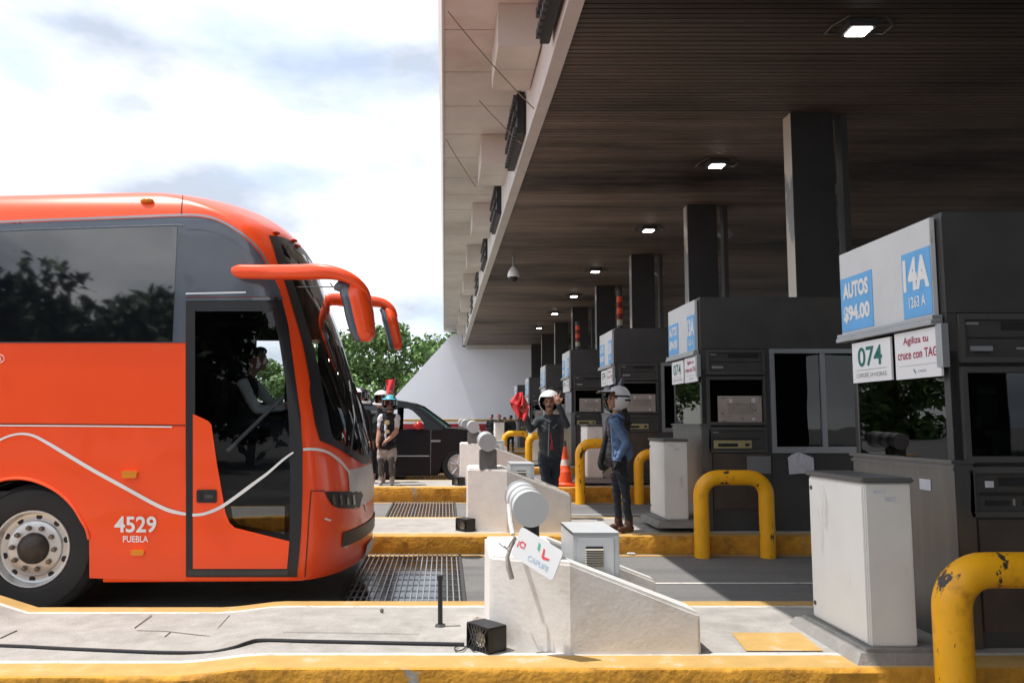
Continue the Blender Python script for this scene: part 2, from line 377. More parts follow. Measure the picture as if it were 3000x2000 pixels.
VI = [4.6, 9.42, 14.33, 19.2, 24.1, 29.0, 33.9, 38.8]
TI = [0.20, 0.25, 0.41, 0.48, 0.50, 0.48, 0.46, 0.45]
WI = [1.71, 1.9, 1.85, 1.85, 1.85, 1.85, 1.85, 1.85]
def island_mesh(i):
    v0, top, wd = VI[i], TI[i], WI[i]
    prof = [(0.012,-0.32,0),(0.004,-0.16,0),(0.0,-0.022,0),(0.007,-0.006,0),(0.024,0.0,1),(0.25,0.003,2),(0.30,0.003,3),(wd*0.5,0.008,3),(wd-0.24,0.003,2),(wd-0.19,0.003,1),(wd-0.024,0,0),(wd-0.007,-0.006,0),(wd,-0.022,0),(wd-0.01,-0.36,0)]
    st = [-9,-6,-4]+list(np.arange(-3.5, 3.01, 0.1))+[3.4,4,5,6,8,11,14]
    mb = MB(); rnd = random.Random(i)
    for u in st:
        dz = 0
        if i == 0: dz = interp(u, [(-3.35,0.062),(-3.0,-0.045),(-1.55,-0.045),(-1.40,-0.03),(-1.22,-0.006),(-1.1,0)])
        for (a, b, _) in prof:
            j = rnd.uniform(-1, 1)*(0.008 if b < -0.01 and b > -0.3 else 0.002)
            skew = 0
            if i == 0:
                skew = -(a-0.8)*0.10 if -3.6 < u < -0.9 else 0
            mb.v.append(Vector((u+skew, v0+a+j, top+b+dz*(0 if b < -0.3 else 1))))
    m = len(prof)
    for a in range(len(st)-1):
        for b in range(m-1):
            mb.f.append([a*m+b, a*m+b+1, (a+1)*m+b+1, (a+1)*m+b]); mb.mi.append(prof[b][2]); mb.sm.append(True)
    o = mb.build('traffic_island', [kerb_yel, kerb_top, white_line, concrete], shear=True)
    tag(o, kind='structure')
    return o
for i in range(8): island_mesh(i)
VI += [-0.28]; TI += [0.2]; WI += [1.71]; island_mesh(8)
hm = MB()
hm.quad((1.80,4.92,0.2095),(2.26,4.92,0.2095),(2.30,5.33,0.211),(1.86,5.33,0.211), 0)
hm.quad((-4.4,5.62,0.272),(-3.42,5.62,0.272),(-3.46,5.98,0.272),(-4.4,5.98,0.272), 0)
for i in (1, 2):
    z = TI[i]+0.013; v = VI[i]
    hm.quad((1.75,v+0.35,z),(2.25,v+0.35,z),(2.25,v+0.9,z),(1.75,v+0.9,z), 0)
tag(hm.build('island_hatching', [kerb_top, white_line], shear=True), kind='structure')

jm = MB()
def joint(pts, w, z):
    P = [gz(x, y, z) for x, y in pts]
    for p, q in zip(P, P[1:]):
        d = (q-p); d.z = 0; n_ = Vector((-d.y, d.x, 0)).normalized()*w; jm.add([p-n_, q-n_, q+n_, p+n_], [(0,1,2,3)], 0)
for pts in (((394,1838),(445,1800)),((619,1861),(640,1838),(673,1801)),((401,1845),(483,1847),(646,1866)),((483,1863),(500,1850))): joint(pts, 0.004, 0.1665)
for pts in (((0,1868),(50,1845)),): joint(pts, 0.006, 0.1665)
joint(((830,1850),(1010,1852),(1230,1856)), 0.0025, 0.2115)
tag(jm.build('island_joints', joint_m), kind='structure')
# ================================================================== CANOPY
ZC = 5.96; ZS = 7.11; VE = 47.0
can = thing('toll_canopy', 'long toll plaza roof with dark slatted ceiling and beige panelled edge', 'canopy', S(1.3, 0, 0))
EDGE = [(-8,1.43),(10,1.43),(14.6,1.39),(27,1.29),(46,1.22)]
mb = MB(); pitch = 0.105; v = -34.0; U1 = 42  # unseen right-hand depth of the roof, lengthened to cut light from there
while v < VE-1:
    ua = interp(v, EDGE)
    mb.quad((ua,v,ZC),(U1,v,ZC),(U1,v+pitch-0.02,ZC),(ua,v+pitch-0.02,ZC), 0)
    mb.quad((ua,v,ZC),(ua,v,ZC+0.05),(U1,v,ZC+0.05),(U1,v,ZC), 0)
    mb.quad((ua,v+pitch-0.02,ZC),(U1,v+pitch-0.02,ZC),(U1,v+pitch-0.02,ZC+0.05),(ua,v+pitch-0.02,ZC+0.05), 0)
    v += pitch
vv = [-34,-8,0,10,14.6,27,36,VE-1]
for a_, b_ in zip(vv, vv[1:]): mb.quad((interp(a_,EDGE),a_,ZC+0.05),(U1,a_,ZC+0.05),(U1,b_,ZC+0.05),(interp(b_,EDGE),b_,ZC+0.05), 1)
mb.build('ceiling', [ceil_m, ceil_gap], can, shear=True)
mb = MB()                                   # white lip along the open edge
vv = [-34]+list(np.arange(-33, VE-1, 1.0))+[VE-1]
for a, b in zip(vv, vv[1:]):
    e0, e1 = interp(a, EDGE), interp(b, EDGE); w0 = 0.17; 
    lo = ZC-0.03
    P = [(e0-w0,a,lo),(e1-w0,b,lo),(e1,b,lo),(e0,a,lo)]
    mb.quad(*P); mb.quad((e0-w0,a,lo),(e0-w0,a,ZS),(e1-w0,b,ZS),(e1-w0,b,lo)); mb.quad((e0,a,lo),(e1,b,lo),(e1,b,ZC+0.06),(e0,a,ZC+0.06))
mb.quad((1.03,VE-1,5.93),(1.2,VE-1,5.93),(1.2,VE-1,ZS),(1.03,VE-1,ZS))
mb.build('edge_beam', fascia_m, can, shear=True)
mb = MB(); v = -33.55           # beige soffit panels with open joints
UE = -0.085
while v < VE+2.5:
    mb.box(UE+0.02, 1.25, v+0.012, min(v+1.378, VE+2.6), ZS, ZS+0.04, 0); v += 1.39
mb.box(UE+0.02,1.25,-33.5,VE+2.6,ZS+0.042,ZS+0.06,1)
mb.build('soffit', [soffit_m, joint_m], can, shear=True)
mb = MB()
mb.add([(UE,-34,ZS-0.02),(UE+0.03,-34,ZS-0.02),(UE+0.03,VE+2.7,ZS-0.02),(UE,VE+2.7,ZS-0.02),(UE-0.06,-34,7.6),(UE+0.0,-34,7.6),(UE+0.0,VE+2.7,7.6),(UE-0.06,VE+2.7,7.6)],
       [(3,2,1,0),(4,5,6,7),(0,1,5,4),(1,2,6,5),(2,3,7,6),(3,0,4,7)])
mb.build('fascia', fascia_m, can, shear=True)
mb = MB(); mb.box(UE+0.01,U1,-34,VE+2.6,7.4,7.55); mb.box(U1-0.1,U1,-34,VE,ZC-0.3,7.39); mb.box(1.25,U1-0.1,VE-1,VE-0.8,ZC-0.25,7.39)
mb.build('roof_slab', fascia_m, can, shear=True)
for i in range(-1, 8):                      # boxes that hang below the soffit
    v = 10.2+4.9*i
    mb = MB(); mb.box(0.67,1.235,v,v+1.42,6.51,ZS-0.003)
    mb.box(0.668,1.236,v+0.70,v+0.706,6.506,6.515,1)
    mb.build('soffit_box', [soffit_m, joint_m], can, shear=True, bevel=0.006)
for i in range(0, 8):
    v = 11.06+4.9*i
    mb = MB(); mb.box(4.9,5.5,v,v+0.28,0.2,ZC-0.002, 0); mb.mi[5] = 1
    mb.build('column', [M('column_dark_paint', (0.036,0.036,0.037), 0.5, 0.1, var=0.2, vs=2), M('column_lit_face_paint', (0.26,0.27,0.28), 0.45, var=0.15, vs=2, spots=((0.60,0.54,0.46), 1.1, 0.50, 0.54, (1,1,0.5)))], can, shear=True, bevel=0.012)  # left face coloured lighter for the light on it; cream patches are peeling
    mb = MB(); mb.box(5.66,5.75,v+0.1,v+0.28,2.9,ZC-0.002)
    mb.build('column', dark_grey, can, shear=True)
# lane signal boxes hung on the edge beam
for i in range(-1, 8):
    v = 12.15+4.9*i
    t = thing('lane_signal', ['black lane signal box under the roof edge, nearest the camera','black lane signal box under the roof edge, second along the row','black lane signal box under the roof edge, third along the row','black lane signal box under the roof edge, fourth along the row','black lane signal box under the roof edge, fifth along the row','small black lane signal box far along the roof edge'][min(i+1,5)], 'signal', S(1.0, v, 6.2), 'lane signals along the roof edge')
    mb = MB(); mb.box(1.10,1.22,v,v+1.95,6.05,6.72); mb.build('housing', black_plastic, t, shear=True, bevel=0.01)
    for k in range(12):
        for zz in (6.12, 6.38, 6.64):
            mb = MB(); mb.box(1.045,1.098,v+0.05+k*0.157,v+0.14+k*0.157,zz-0.045,zz+0.045); mb.build('visor', dark_grey, t, shear=True)
    for q in (0.25, 2.1):
        mb = MB(); mb.box(1.12,1.19,v+q*0.8,v+q*0.8+0.07,6.722,ZS-0.002); mb.build('bracket', alu, t, shear=True)
def wire(a, b, r, lab, sag=0.0):
    mb = MB(); A = Vector(a); B = Vector(b)
    mb.tube([A.lerp(B, k/8)+Vector((0,0,-sag*4*(k/8)*(1-k/8))) for k in range(9)], r, 6)
    tag(mb.build('stay_wire', M('wire_grey', (0.22,0.17,0.13), 0.6), shear=True), lab, 'wire', 'wires under the roof edge')
wire((0.0,10.3,7.05),(1.36,11.2,5.95),0.008,'longest dark wire slanting across the nearest soffit panels',0.05)
wire((0.55,13.2,7.0),(1.2,12.4,5.95),0.008,'pale short wire crossing in front of the second signal box',0.02)
wire((-0.02,15.2,7.05),(0.62,16.6,6.52),0.008,'dark wire running down to the second hanging soffit box',0.02)
# ceiling lights
LR = [(0.5353,0.5045),(0.3461,0.325),(0.2573,0.2408),(0.1891,0.188),(0.1617,0.1566),(0.1375,0.1345),(0.1177,0.1164)]
ords = ['nearest','second','third','fourth','fifth','sixth','farthest']
for i, (ru, rz) in enumerate(LR):
    v = (ZC-0.10-CH)/rz; u = ru*v
    t = thing('ceiling_light', f'lit white ceiling lamp, {ords[i]} of the row leading away under the canopy', 'lamp', S(u, v, ZC), 'lamps under the canopy ceiling')
    mb = MB(); mb.box(u-0.16,u+0.16,v-0.14,v+0.14,ZC-0.09,ZC-0.001); mb.build('housing', dark_grey, t, shear=True, bevel=0.015)
    mb = MB(); mb.box(u-0.105,u+0.105,v-0.095,v+0.095,ZC-0.105,ZC-0.091); mb.build('diffuser', lamp_glow, t, shear=True)
    for s_ in (-1, 1):
        mb = MB(); mb.tube([(u+s_*0.19,v-0.2,ZC-0.01),(u+s_*0.33,v-0.1,ZC-0.07),(u+s_*0.33,v+0.1,ZC-0.07),(u+s_*0.19,v+0.2,ZC-0.01)],0.012,6); mb.build('bracket', frame_grey, t, shear=True)
# dome camera
t = thing('dome_camera', 'white dome camera hanging on a short pole from the ceiling', 'camera', S(1.80, 21.0, ZC))
mb = MB(); mb.tube([(1.80,21,ZC),(1.80,21,ZC-0.33)],0.03,8); mb.build('pole', grey_mid, t, shear=True)
mb = MB(); mb.lathe([(0.0,0.0),(0.06,0.0),(0.13,-0.1),(0.16,-0.2),(0.155,-0.27),(0.0,-0.27)],(1.80,21,ZC-0.32)); mb.build('housing', helmet_white, t, shear=True)
mb = MB(); mb.lathe([(0.12,-0.27),(0.11,-0.33),(0.06,-0.385),(0.0,-0.395)],(1.80,21,ZC-0.32)); mb.build('dome', black_plastic, t, shear=True)
# flood lights beside the columns, striped delineator tubes
for (px, py, Y, lab) in ((2125,690,13.4,'grey floodlight hanging near the second column, right of its top'),(1932,800,19.5,'grey floodlight hanging between the second and third columns'),(2432,560,9.9,'small dark fixture on the right side of the nearest column')):
    d_ = ray(px, py); p = at(px, py, 4.15*d_.y/(F*SP+(1000-py)*CP)); t = thing('floodlight', lab, 'floodlight', p)
    mb = MB(); mb.prism([p+Vector(q) for q in ((-0.2,-0.1,0.05),(0.05,-0.1,0.12),(0.16,-0.1,0.0),(0.0,-0.1,-0.1))],(0,0.22,0)); mb.build('head', grey_mid, t)
    mb = MB(); mb.tube([p+Vector((0.05,0,0.08)), Vector((p.x+0.05,p.y,ZC))],0.015,6); mb.build('stem', dark_grey, t)
for (px, py0, py1, Y, lab) in ((1812,852,965,20.6,'tall orange and red banded tube standing left of the third column'),(1689,942,1022,25.5,'smaller orange and red banded tube standing left of the fourth column')):
    a = at(px, py0, Y); b = at(px+4, py1, Y); h = a.z-b.z; r = 0.075
    prof = [(0.0,0.0)]; z = 0.0; cols = [0,1,3,2,1,0,1,0,3]
    for k in range(9): prof += [(r, z, cols[k]), (r, z+h*1.35/9-0.001, cols[k])]; z += h*1.35/9
    prof += [(0,z)]
    mb = MB(); mb.lathe(prof, b-Vector((0,0,h*0.35)), n=14)
    tag(mb.build('banded_tube', [cone_or, M('dull_red', (0.22,0.02,0.02)), M('cream_band', (0.5,0.45,0.36)), dark_grey]), lab, 'marker tube', 'banded tubes beside the columns')

# ================================================================== BOOTHS
BU, BV = 3.15, 5.0
BVS = [5.0, 9.85, 14.8, 19.95, 24.8, 29.75, 34.6]
BZ = [0.0, 0.21, 0.40, 0.47, 0.44, 0.32, 0.25]
BL = ['dark toll booth nearest the camera, its sign reading 14A','dark toll booth with the wide sliding window beside the yellow hoop','dark toll booth directly behind the woman in the denim jacket','toll booth partly hidden by the waving man, fourth from the camera','small far toll booth with white edge, fifth from the camera','small far toll booth, sixth from the camera','farthest toll booth seen against the white wall']
def make_booth(first, v0, label, number):
    B = thing('toll_booth', label, 'toll booth', S(BU, v0, 0.0), 'toll booths in a row under the canopy')
    L, D = 2.35, 1.18
    def mk(name, mb, mats, parent=B, **kw):
        for p in mb.v: p.x += BU; p.y += v0
        return mb.build(name, mats, parent, origin=S(BU, v0, 0.0), shear=True, **kw)
    mb = MB()       # walls around the openings
    mb.box(0.10,0.76,0.0,0.06,0.05,1.0); mb.box(0.0,0.06,0,0.06,1.32,2.24); mb.box(0.76,0.84,0,0.06,0.05,2.24); mb.box(1.96,L,0,0.06,0.05,2.24)
    mb.box(0.842,1.958,0,0.06,0.05,0.97); mb.box(0.0,L,0.0,0.06,2.243,2.86)
    mb.box(0.0,L,D-0.06,D,0.05,2.24); mb.box(0.0,L,D-0.06,D,2.243,2.86); mb.box(0.062,0.76,0.03,0.06,1.90,1.93); mb.box(0.062,0.76,0.03,0.06,1.28,1.315)
    mb.box(L-0.06,L,0.062,D-0.062,0.05,2.86); mb.box(0.0,0.06,0.062,D-0.062,2.18,2.86)
    mk('wall', mb, dark_panel)
    mb = MB(); mb.box(0.01,L-0.0,0.01,D-0.01,2.862,2.89); mk('roof', mb, dark_panel)
    mb = MB(); mb.box(0.07,L-0.07,0.065,D-0.065,0.06,0.09); mk('floor', mb, dark_panel)
    mb = MB(); mb.box(-0.02,0.098,-0.03,D+0.02,0.05,1.30); mb.box(-0.045,0.10,-0.045,D+0.035,1.302,1.325); mb.box(-0.035,0.098,-0.04,D+0.03,1.262,1.285)
    mk('base_cabinet', mb, steel, bevel=0.006)
    mb = MB(); mb.box(0.005,0.02,0.04,D-0.04,1.326,2.178); mk('front_window', mb, booth_glass)
    mb = MB(); mb.box(0.005,0.055,0.0,0.04,1.326,2.0); mk('window_post', mb, frame_grey)
    mb = MB(); mb.box(0.0,0.03,D-0.04,D,1.326,2.178); mk('window_post', mb, frame_grey)
    # service hatch side facing the lane
    mb = MB()
    for (x0,x1,z0,z1) in ((0.06,0.78,1.925,2.235),(0.06,0.78,1.31,1.90),(0.07,0.78,0.98,1.285)):
        q = 0.035; mb.box(x0,x1,-0.03,-0.001,z1-q,z1); mb.box(x0,x1,-0.03,-0.001,z0,z0+q); mb.box(x0,x0+q,-0.03,-0.001,z0+q,z1-q); mb.box(x1-q,x1,-0.03,-0.001,z0+q,z1-q)
    mk('hatch_frame', mb, frame_grey, bevel=0.004)
    mb = MB(); mb.box(0.097,0.743,-0.008,0.05,1.962,2.198,0); mb.box(0.33,0.70,-0.012,-0.009,2.13,2.18,1); mb.box(0.11,0.19,-0.012,-0.009,2.165,2.18,2); mb.box(0.13,0.27,-0.014,-0.009,2.0,2.03,2)
    mb.box(0.10,0.74,-0.014,-0.009,2.078,2.086,1)
    if first: mb.box(0.42,0.50,-0.014,-0.009,2.01,2.022,2); mb.box(0.15,0.25,-0.014,-0.009,1.985,1.998,1)
    mk('upper_panel', mb, [dark_panel, black_plastic, alu])
    mb = MB(); mb.box(0.097,0.743,0.01,0.02,1.346,1.864); mk('hatch_window', mb, booth_glass)
    mb = MB(); mb.box(0.107,0.743,-0.006,0.05,1.016,1.248,0)
    if first: mb.box(0.26,0.70,-0.012,-0.007,1.17,1.22,1); mb.box(0.14,0.70,-0.02,-0.007,1.115,1.13,1); mb.box(0.17,0.32,-0.012,-0.007,1.05,1.08,1); mb.box(0.40,0.55,-0.012,-0.007,1.05,1.08,1); mb.box(0.34,0.35,-0.014,-0.007,1.05,1.09,2)
    else: mb.box(0.13,0.59,-0.02,-0.007,1.03,1.125,3); mb.box(0.18,0.42,-0.024,-0.021,1.05,1.09,1); mb.box(0.51,0.56,-0.024,-0.021,1.055,1.09,1); mb.box(0.12,0.70,-0.014,-0.007,1.14,1.15,1); mb.box(0.12,0.19,-0.011,-0.007,1.215,1.23,2)
    mk('lower_panel', mb, [dark_panel, black_plastic, alu, M('yellowed_plate', (0.36,0.32,0.16), 0.5, var=0.1)])
    mb = MB(); mb.box(0.12,0.745,-0.012,-0.001,0.30,0.965,0); mb.box(0.57,0.60,-0.018,-0.013,0.66,0.70,1); mk('access_panel', mb, [brown_panel, black_plastic], bevel=0.003)
    # sliding window
    mb = MB(); x0,x1,z0,z1 = 0.842,1.958,0.972,2.243; q = 0.055
    mb.box(x0,x1,-0.025,0.05,z1-q,z1); mb.box(x0,x1,-0.025,0.05,z0,z0+0.075); mb.box(x0,x0+q,-0.025,0.05,z0+0.075,z1-q); mb.box(x1-q,x1,-0.025,0.05,z0+0.075,z1-q); mb.box(1.46,1.52,-0.02,0.05,z0+0.075,z1-q)
    sf = mk('sliding_window', mb, alu, bevel=0.004)
    mb = MB(); mb.box(0.90,1.458,0.012,0.02,1.05,2.185); mb.box(1.522,1.90,0.022,0.03,1.05,2.185)
    for p in mb.v: p.x += BU; p.y += v0
    o = mb.build('pane', booth_glass, None, shear=True, origin=S(BU, v0, 0)); o.parent = sf; o.location = (0,0,0)
    # inside: counter, seat, screen
    mb = MB(); mb.box(0.12,0.85,0.25,1.0,1.05,1.09); mb.box(0.3,0.34,0.6,0.9,1.12,1.45); mb.box(0.5,0.53,0.5,0.75,1.12,1.38); mb.tube([(0.62,0.45,1.1),(0.62,0.45,1.5)],0.07,8)
    mk('counter', mb, grey_mid)
    mb = MB(); mb.box(1.3,1.72,0.35,0.8,0.62,0.72); mb.box(1.3,1.72,0.75,0.83,0.8,1.45); mb.box(1.46,1.56,0.5,0.6,0.09,0.62); mk('chair', mb, black_plastic, bevel=0.02)
    if first:
        for (xa,xb_,ya,za,zb) in ((0.40,0.52,0.35,1.74,1.79),(0.36,0.40,0.32,1.52,1.60),(0.42,0.50,0.32,1.46,1.50)):
            mb = MB(); mb.box(xa,xb_,ya,ya+0.006,za,zb); mk('hung_paper', mb, white_cloth)
        mb = MB(); mb.box(0.41,0.53,0.36,0.37,1.55,1.72); mk('screen_frame', mb, alu)
        mb = MB(); mb.box(0.16,0.21,-0.036,-0.03,1.16,1.20); mk('sticker', mb, white_cloth)
        mb = MB(); mb.box(-0.024,-0.021,0.22,0.34,1.12,1.19); mk('sticker', mb, white_cloth)
    if not first:
        mb = MB(); mb.box(0.19,0.725,-0.02,-0.012,1.345,1.665,0)
        rr = random.Random(v0)
        for k in range(5): mb.box(0.30+rr.random()*0.02,0.60+rr.random()*0.06,-0.023,-0.0205,1.45+k*0.028,1.455+k*0.028,1)
        for (a,b,sx,sz) in ((0.33,1.58,0.035,0.05),(0.60,1.58,0.05,0.06),(0.60,1.37,0.04,0.03)): mb.box(a,a+sx,-0.023,-0.0205,b,b+sz,2)
        mk('metal_notice', mb, [M('dull_notice_metal', (0.42,0.37,0.335), 0.5, 0.3, var=0.15, vs=6, spots=((0.14,0.11,0.09), 16, 0.60, 0.66)), brown_panel, white_cloth])
    # lane signs on the face turned to the traffic
    mb = MB(); mb.box(-0.045,-0.012,0.055,1.235,2.235,2.865,0); mb.box(-0.09,-0.012,0.02,1.25,2.172,2.20,1); mb.box(-0.08,-0.012,0.02,1.25,2.203,2.232,1)
    mb.box(-0.06,-0.012,-0.03,0.03,1.9,2.171,1)
    sg = mk('lane_sign', mb, [sign_white, alu], bevel=0.003)
    def sub(name, mb, mats):
        for p in mb.v: p.x += BU; p.y += v0
        o = mb.build(name, mats, None, shear=True, origin=S(BU, v0, 0)); o.parent = sg; o.location = (0,0,0)
    mb = MB(); mb.box(-0.049,-0.046,0.765,1.225,2.25,2.665); add_text(mb, 'AUTOS', (-0.0515,1.185,2.50), (0,-0.37,0), (0,0,0.125), 1, 0.05); add_text(mb, '$94.00', (-0.0515,1.185,2.31), (0,-0.38,0), (0,0,0.135), 1, 0.05)
    sub('price_panel', mb, [sign_blue, txt_white])
    mb = MB(); mb.box(-0.049,-0.046,0.06,0.38,2.245,2.685); add_text(mb, number, (-0.0515,0.365,2.425), (0,-0.29,0), (0,0,0.22), 1, 0.05); add_text(mb, '1263 A' if first else '1262 A', (-0.0515,0.31,2.31), (0,-0.185,0), (0,0,0.075), 1, 0.02)
    sub('lane_number_panel', mb, [sign_blue, txt_white])
    mb = MB(); mb.box(-0.05,-0.036,0.56,1.085,1.85,2.150,0); add_text(mb, '074', (-0.0525,1.0,1.965), (0,-0.33,0), (0,0,0.145), 1, 0.015); add_text(mb, 'CAPUFE 24 HORAS', (-0.0525,1.03,1.885), (0,-0.41,0), (0,0,0.032), 2, 0.0)
    mb.box(-0.0525,-0.0505,0.62,1.03,1.94,1.943,2)
    mk('phone_board', mb, [sign_board, txt_green, txt_grey])
    mb = MB(); mb.box(-0.05,-0.036,0.0,0.505,1.845,2.160,0); add_text(mb, 'Agiliza tu', (-0.0525,0.40,2.06), (0,-0.28,0), (0,0,0.062), 1, 0.01); add_text(mb, 'cruce con TAG', (-0.0525,0.47,1.975), (0,-0.44,0), (0,0,0.062), 1, 0.01)
    mb.box(-0.0525,-0.0505,0.04,0.46,1.93,1.932,2)
    mb.quad((-0.0525,0.30,1.905),(-0.0525,0.285,1.905),(-0.0525,0.265,1.875),(-0.0525,0.275,1.875),3); add_text(mb, 'CAPUFE', (-0.0525,0.245,1.88), (0,-0.09,0), (0,0,0.018), 2, 0.0)
    mk('toll_tag_board', mb, [sign_board, txt_red, txt_grey, txt_green])
    return B
b1 = make_booth(True, BVS[0], BL[0], '14A')
b2 = make_booth(False, BVS[1], BL[1], '13A'); b2.location.z = BZ[1]
for i in range(2, 7):
    b = copy_tree(b2); b.location = S(BU, BVS[i], BZ[i]); b['label'] = BL[i]
for v_, lb in ((0.12,'dark toll booth beside the photographer, right of the frame'),(-4.8,'dark toll booth behind the photographer')):
    b = copy_tree(b1); b.location = S(BU, v_, 0); b['label'] = lb
# papers stuck on the second booth
p = at(2348, 1362, 9.82)
mb = MB(); P = [(-0.16,0,0.09),(-0.11,0,0.13),(-0.03,0,0.155),(0.05,0,0.13),(0.15,0,0.09),(0.155,0,-0.05),(0.13,0,-0.10),(-0.02,0,-0.10),(-0.15,0,-0.11)]
mb.prism([p+Vector(q) for q in P],(0,0.006,0)); tag(mb.build('paper_sheet', M('crumpled_paper', (0.62,0.62,0.68), 0.8, var=0.15, vs=20, bump=0.8, bs=30)), 'torn white paper stuck on the dark wall under the sliding window', 'paper')
p = at(2224, 1360, 9.82)
mb = MB(); mb.box(p.x-0.145,p.x+0.145,p.y,p.y+0.012,p.z-0.11,p.z+0.10); tag(mb.build('metal_plate', M('grey_plate', (0.24,0.24,0.25), 0.5, 0.4), bevel=0.004), 'grey square metal plate on the dark booth wall above the yellow hoop', 'plate')

# ================================================================== BARRIER BLOCKS, DRUMS, CABINETS
def make_block(v0, top, hgt, label):
    t = thing('concrete_barrier', label, 'concrete barrier', S(0.29, v0, top), 'concrete wedge barriers on the islands')
    a = 0.50; e_ = top+0.235+(hgt-0.53); h = top+hgt; b = top-0.02
    mb = MB()
    # plan outline: nose, shoulders, walls (v relative to island edge v0)
    n0, n1 = (0.29, v0+a), (0.30, v0+a+0.87); s0, s1 = (0.752, v0+0.265), (0.752, v0+1.40); r0, r1 = (1.52, v0+0.265), (1.52, v0+1.40)
    w_ = 0.13
    wn, wf = 0.26, 0.13
    q0, q1, r0i, r1i = (0.752, v0+0.265+wn), (0.752, v0+1.40-wf), (1.52, v0+0.265+wn), (1.52, v0+1.40-wf)
    out = [(n0,h),(s0,h),(r0,e_),(r0i,e_),(q0,h),(q1,h),(r1i,e_),(r1,e_),(s1,h),(n1,h)]
    m_ = len(out)
    mb.add([(x,y,b) for (x,y),_ in out]+[(x,y,z) for (x,y),z in out], [(i,(i+1) % m_,m_+(i+1) % m_,m_+i) for i in range(m_)], 0)
    T = [m_+i for i in range(m_)]
    for fc in ((T[0],T[1],T[4],T[5],T[8],T[9]),(T[1],T[2],T[3],T[4]),(T[5],T[6],T[7],T[8])): mb.f.append(list(fc)); mb.mi.append(1); mb.sm.append(False)
    bm = mb
    o = bm.build('wedge', [block_m, block_top], t, shear=True, weld=True, bevel=0.018)
    return t
def make_drum(v0, zc, label, squared, top):
    t = thing('striped_drum', label, 'barrier drum', S(0.53, v0, top), 'grey striped drums on the barriers')
    mb = MB(); prof = [(0.0,0,0),(0.1085,0.0,0),(0.1085,0.012,0),(0.1055,0.0125,1),(0.1055,0.016,1),(0.1075,0.0165,0),(0.1075,0.11,0),(0.1078,0.111,1),(0.1078,0.19,1),(0.1075,0.191,0),(0.1075,0.31,0),(0.1078,0.311,1),(0.1078,0.40,1),(0.1075,0.401,0),(0.1075,0.53,0),(0.110,0.532,1),(0.110,0.66,1),(0.1,0.67,1),(0,0.67,1)]
    mb.lathe(prof, (0.53+K*0,v0,zc), axis=(0,1,0.03), n=40); mb.build('drum', [grey_paint, grey_mid, dark_grey], t, shear=True)
    mb = MB()
    if squared: mb.box(0.43,0.64,v0+0.05,v0+0.22,top-0.005,zc-0.085); mb.build('stand', M('grey_stand', (0.20,0.20,0.195), 0.6, var=0.2, spots=((0.1,0.08,0.06), 6, 0.55, 0.7)), t, shear=True, bevel=0.01)
    else: mb.tube([(0.555,v0+0.2,top-0.005),(0.555,v0+0.2,zc-0.09)],0.05,14); mb.build('stand', black_plastic, t, shear=True)
    return t
def make_cab(v0, top, label, v_off):
    z1 = top; vf = v_off
    t = thing('vented_cabinet', label, 'cabinet', S(0.82, vf, z1-0.66), 'small grey cabinets inside the barriers')
    mb = MB(); mb.box(0.82,1.11,vf,vf+0.54,z1-0.66,z1-0.012,0); mb.box(0.813,1.117,vf-0.008,vf+0.548,z1-0.0115,z1,0); mb.build('case', grey_paint, t, shear=True, bevel=0.006)
    mb = MB(); mb.box(0.845,1.075,vf-0.010,vf-0.0005,z1-0.63,z1-0.03); mb.build('door', grey_paint, t, shear=True, bevel=0.004)
    mb = MB()
    mb.box(0.895,1.005,vf-0.013,vf-0.0105,z1-0.205,z1-0.085,1)
    for k in range(8): mb.add([(0.893,vf-0.012,z1-0.098-k*0.015),(1.007,vf-0.012,z1-0.098-k*0.015),(1.007,vf-0.024,z1-0.107-k*0.015),(0.893,vf-0.024,z1-0.107-k*0.015)], [(0,1,2,3)], 0)
    mb.build('vent', [M('vent_cream', (0.45,0.41,0.34), 0.6), black_plastic], t, shear=True)
    return t
HB = [0.53, 0.74, 0.76, 0.76, 0.76]
bl = ['white concrete wedge barrier in the foreground, beside the black grilled box','white concrete wedge barrier on the second island, in front of the waving man','white concrete wedge barrier on the third island, beside the black car wheel','far white wedge barrier mostly hidden behind the third one','farthest white wedge barrier, only its edge showing']
dl = ['large grey striped drum over the tilted white sign','grey drum on a square stand on the second barrier','smaller grey drum third along the row','far grey drum fourth along the row','farthest pale drum beside the car bonnet']
cl = ['grey cabinet with louvred vent inside the nearest barrier','grey cabinet behind the sloping wall of the second barrier, by the man','small pale cabinet inside the third barrier','far pale cabinet inside the fourth barrier','farthest pale cabinet inside the last barrier']
drz = [1.03, 1.31, 1.46, 1.50, 1.52]
for i in range(5):
    make_block(VI[i], TI[i], HB[i], bl[i])
    make_drum(VI[i]+0.36, drz[i], dl[i], i > 0, TI[i]+HB[i])
    make_cab(VI[i], TI[i]+(0.665 if i == 0 else 0.80), cl[i], VI[i]+0.56)
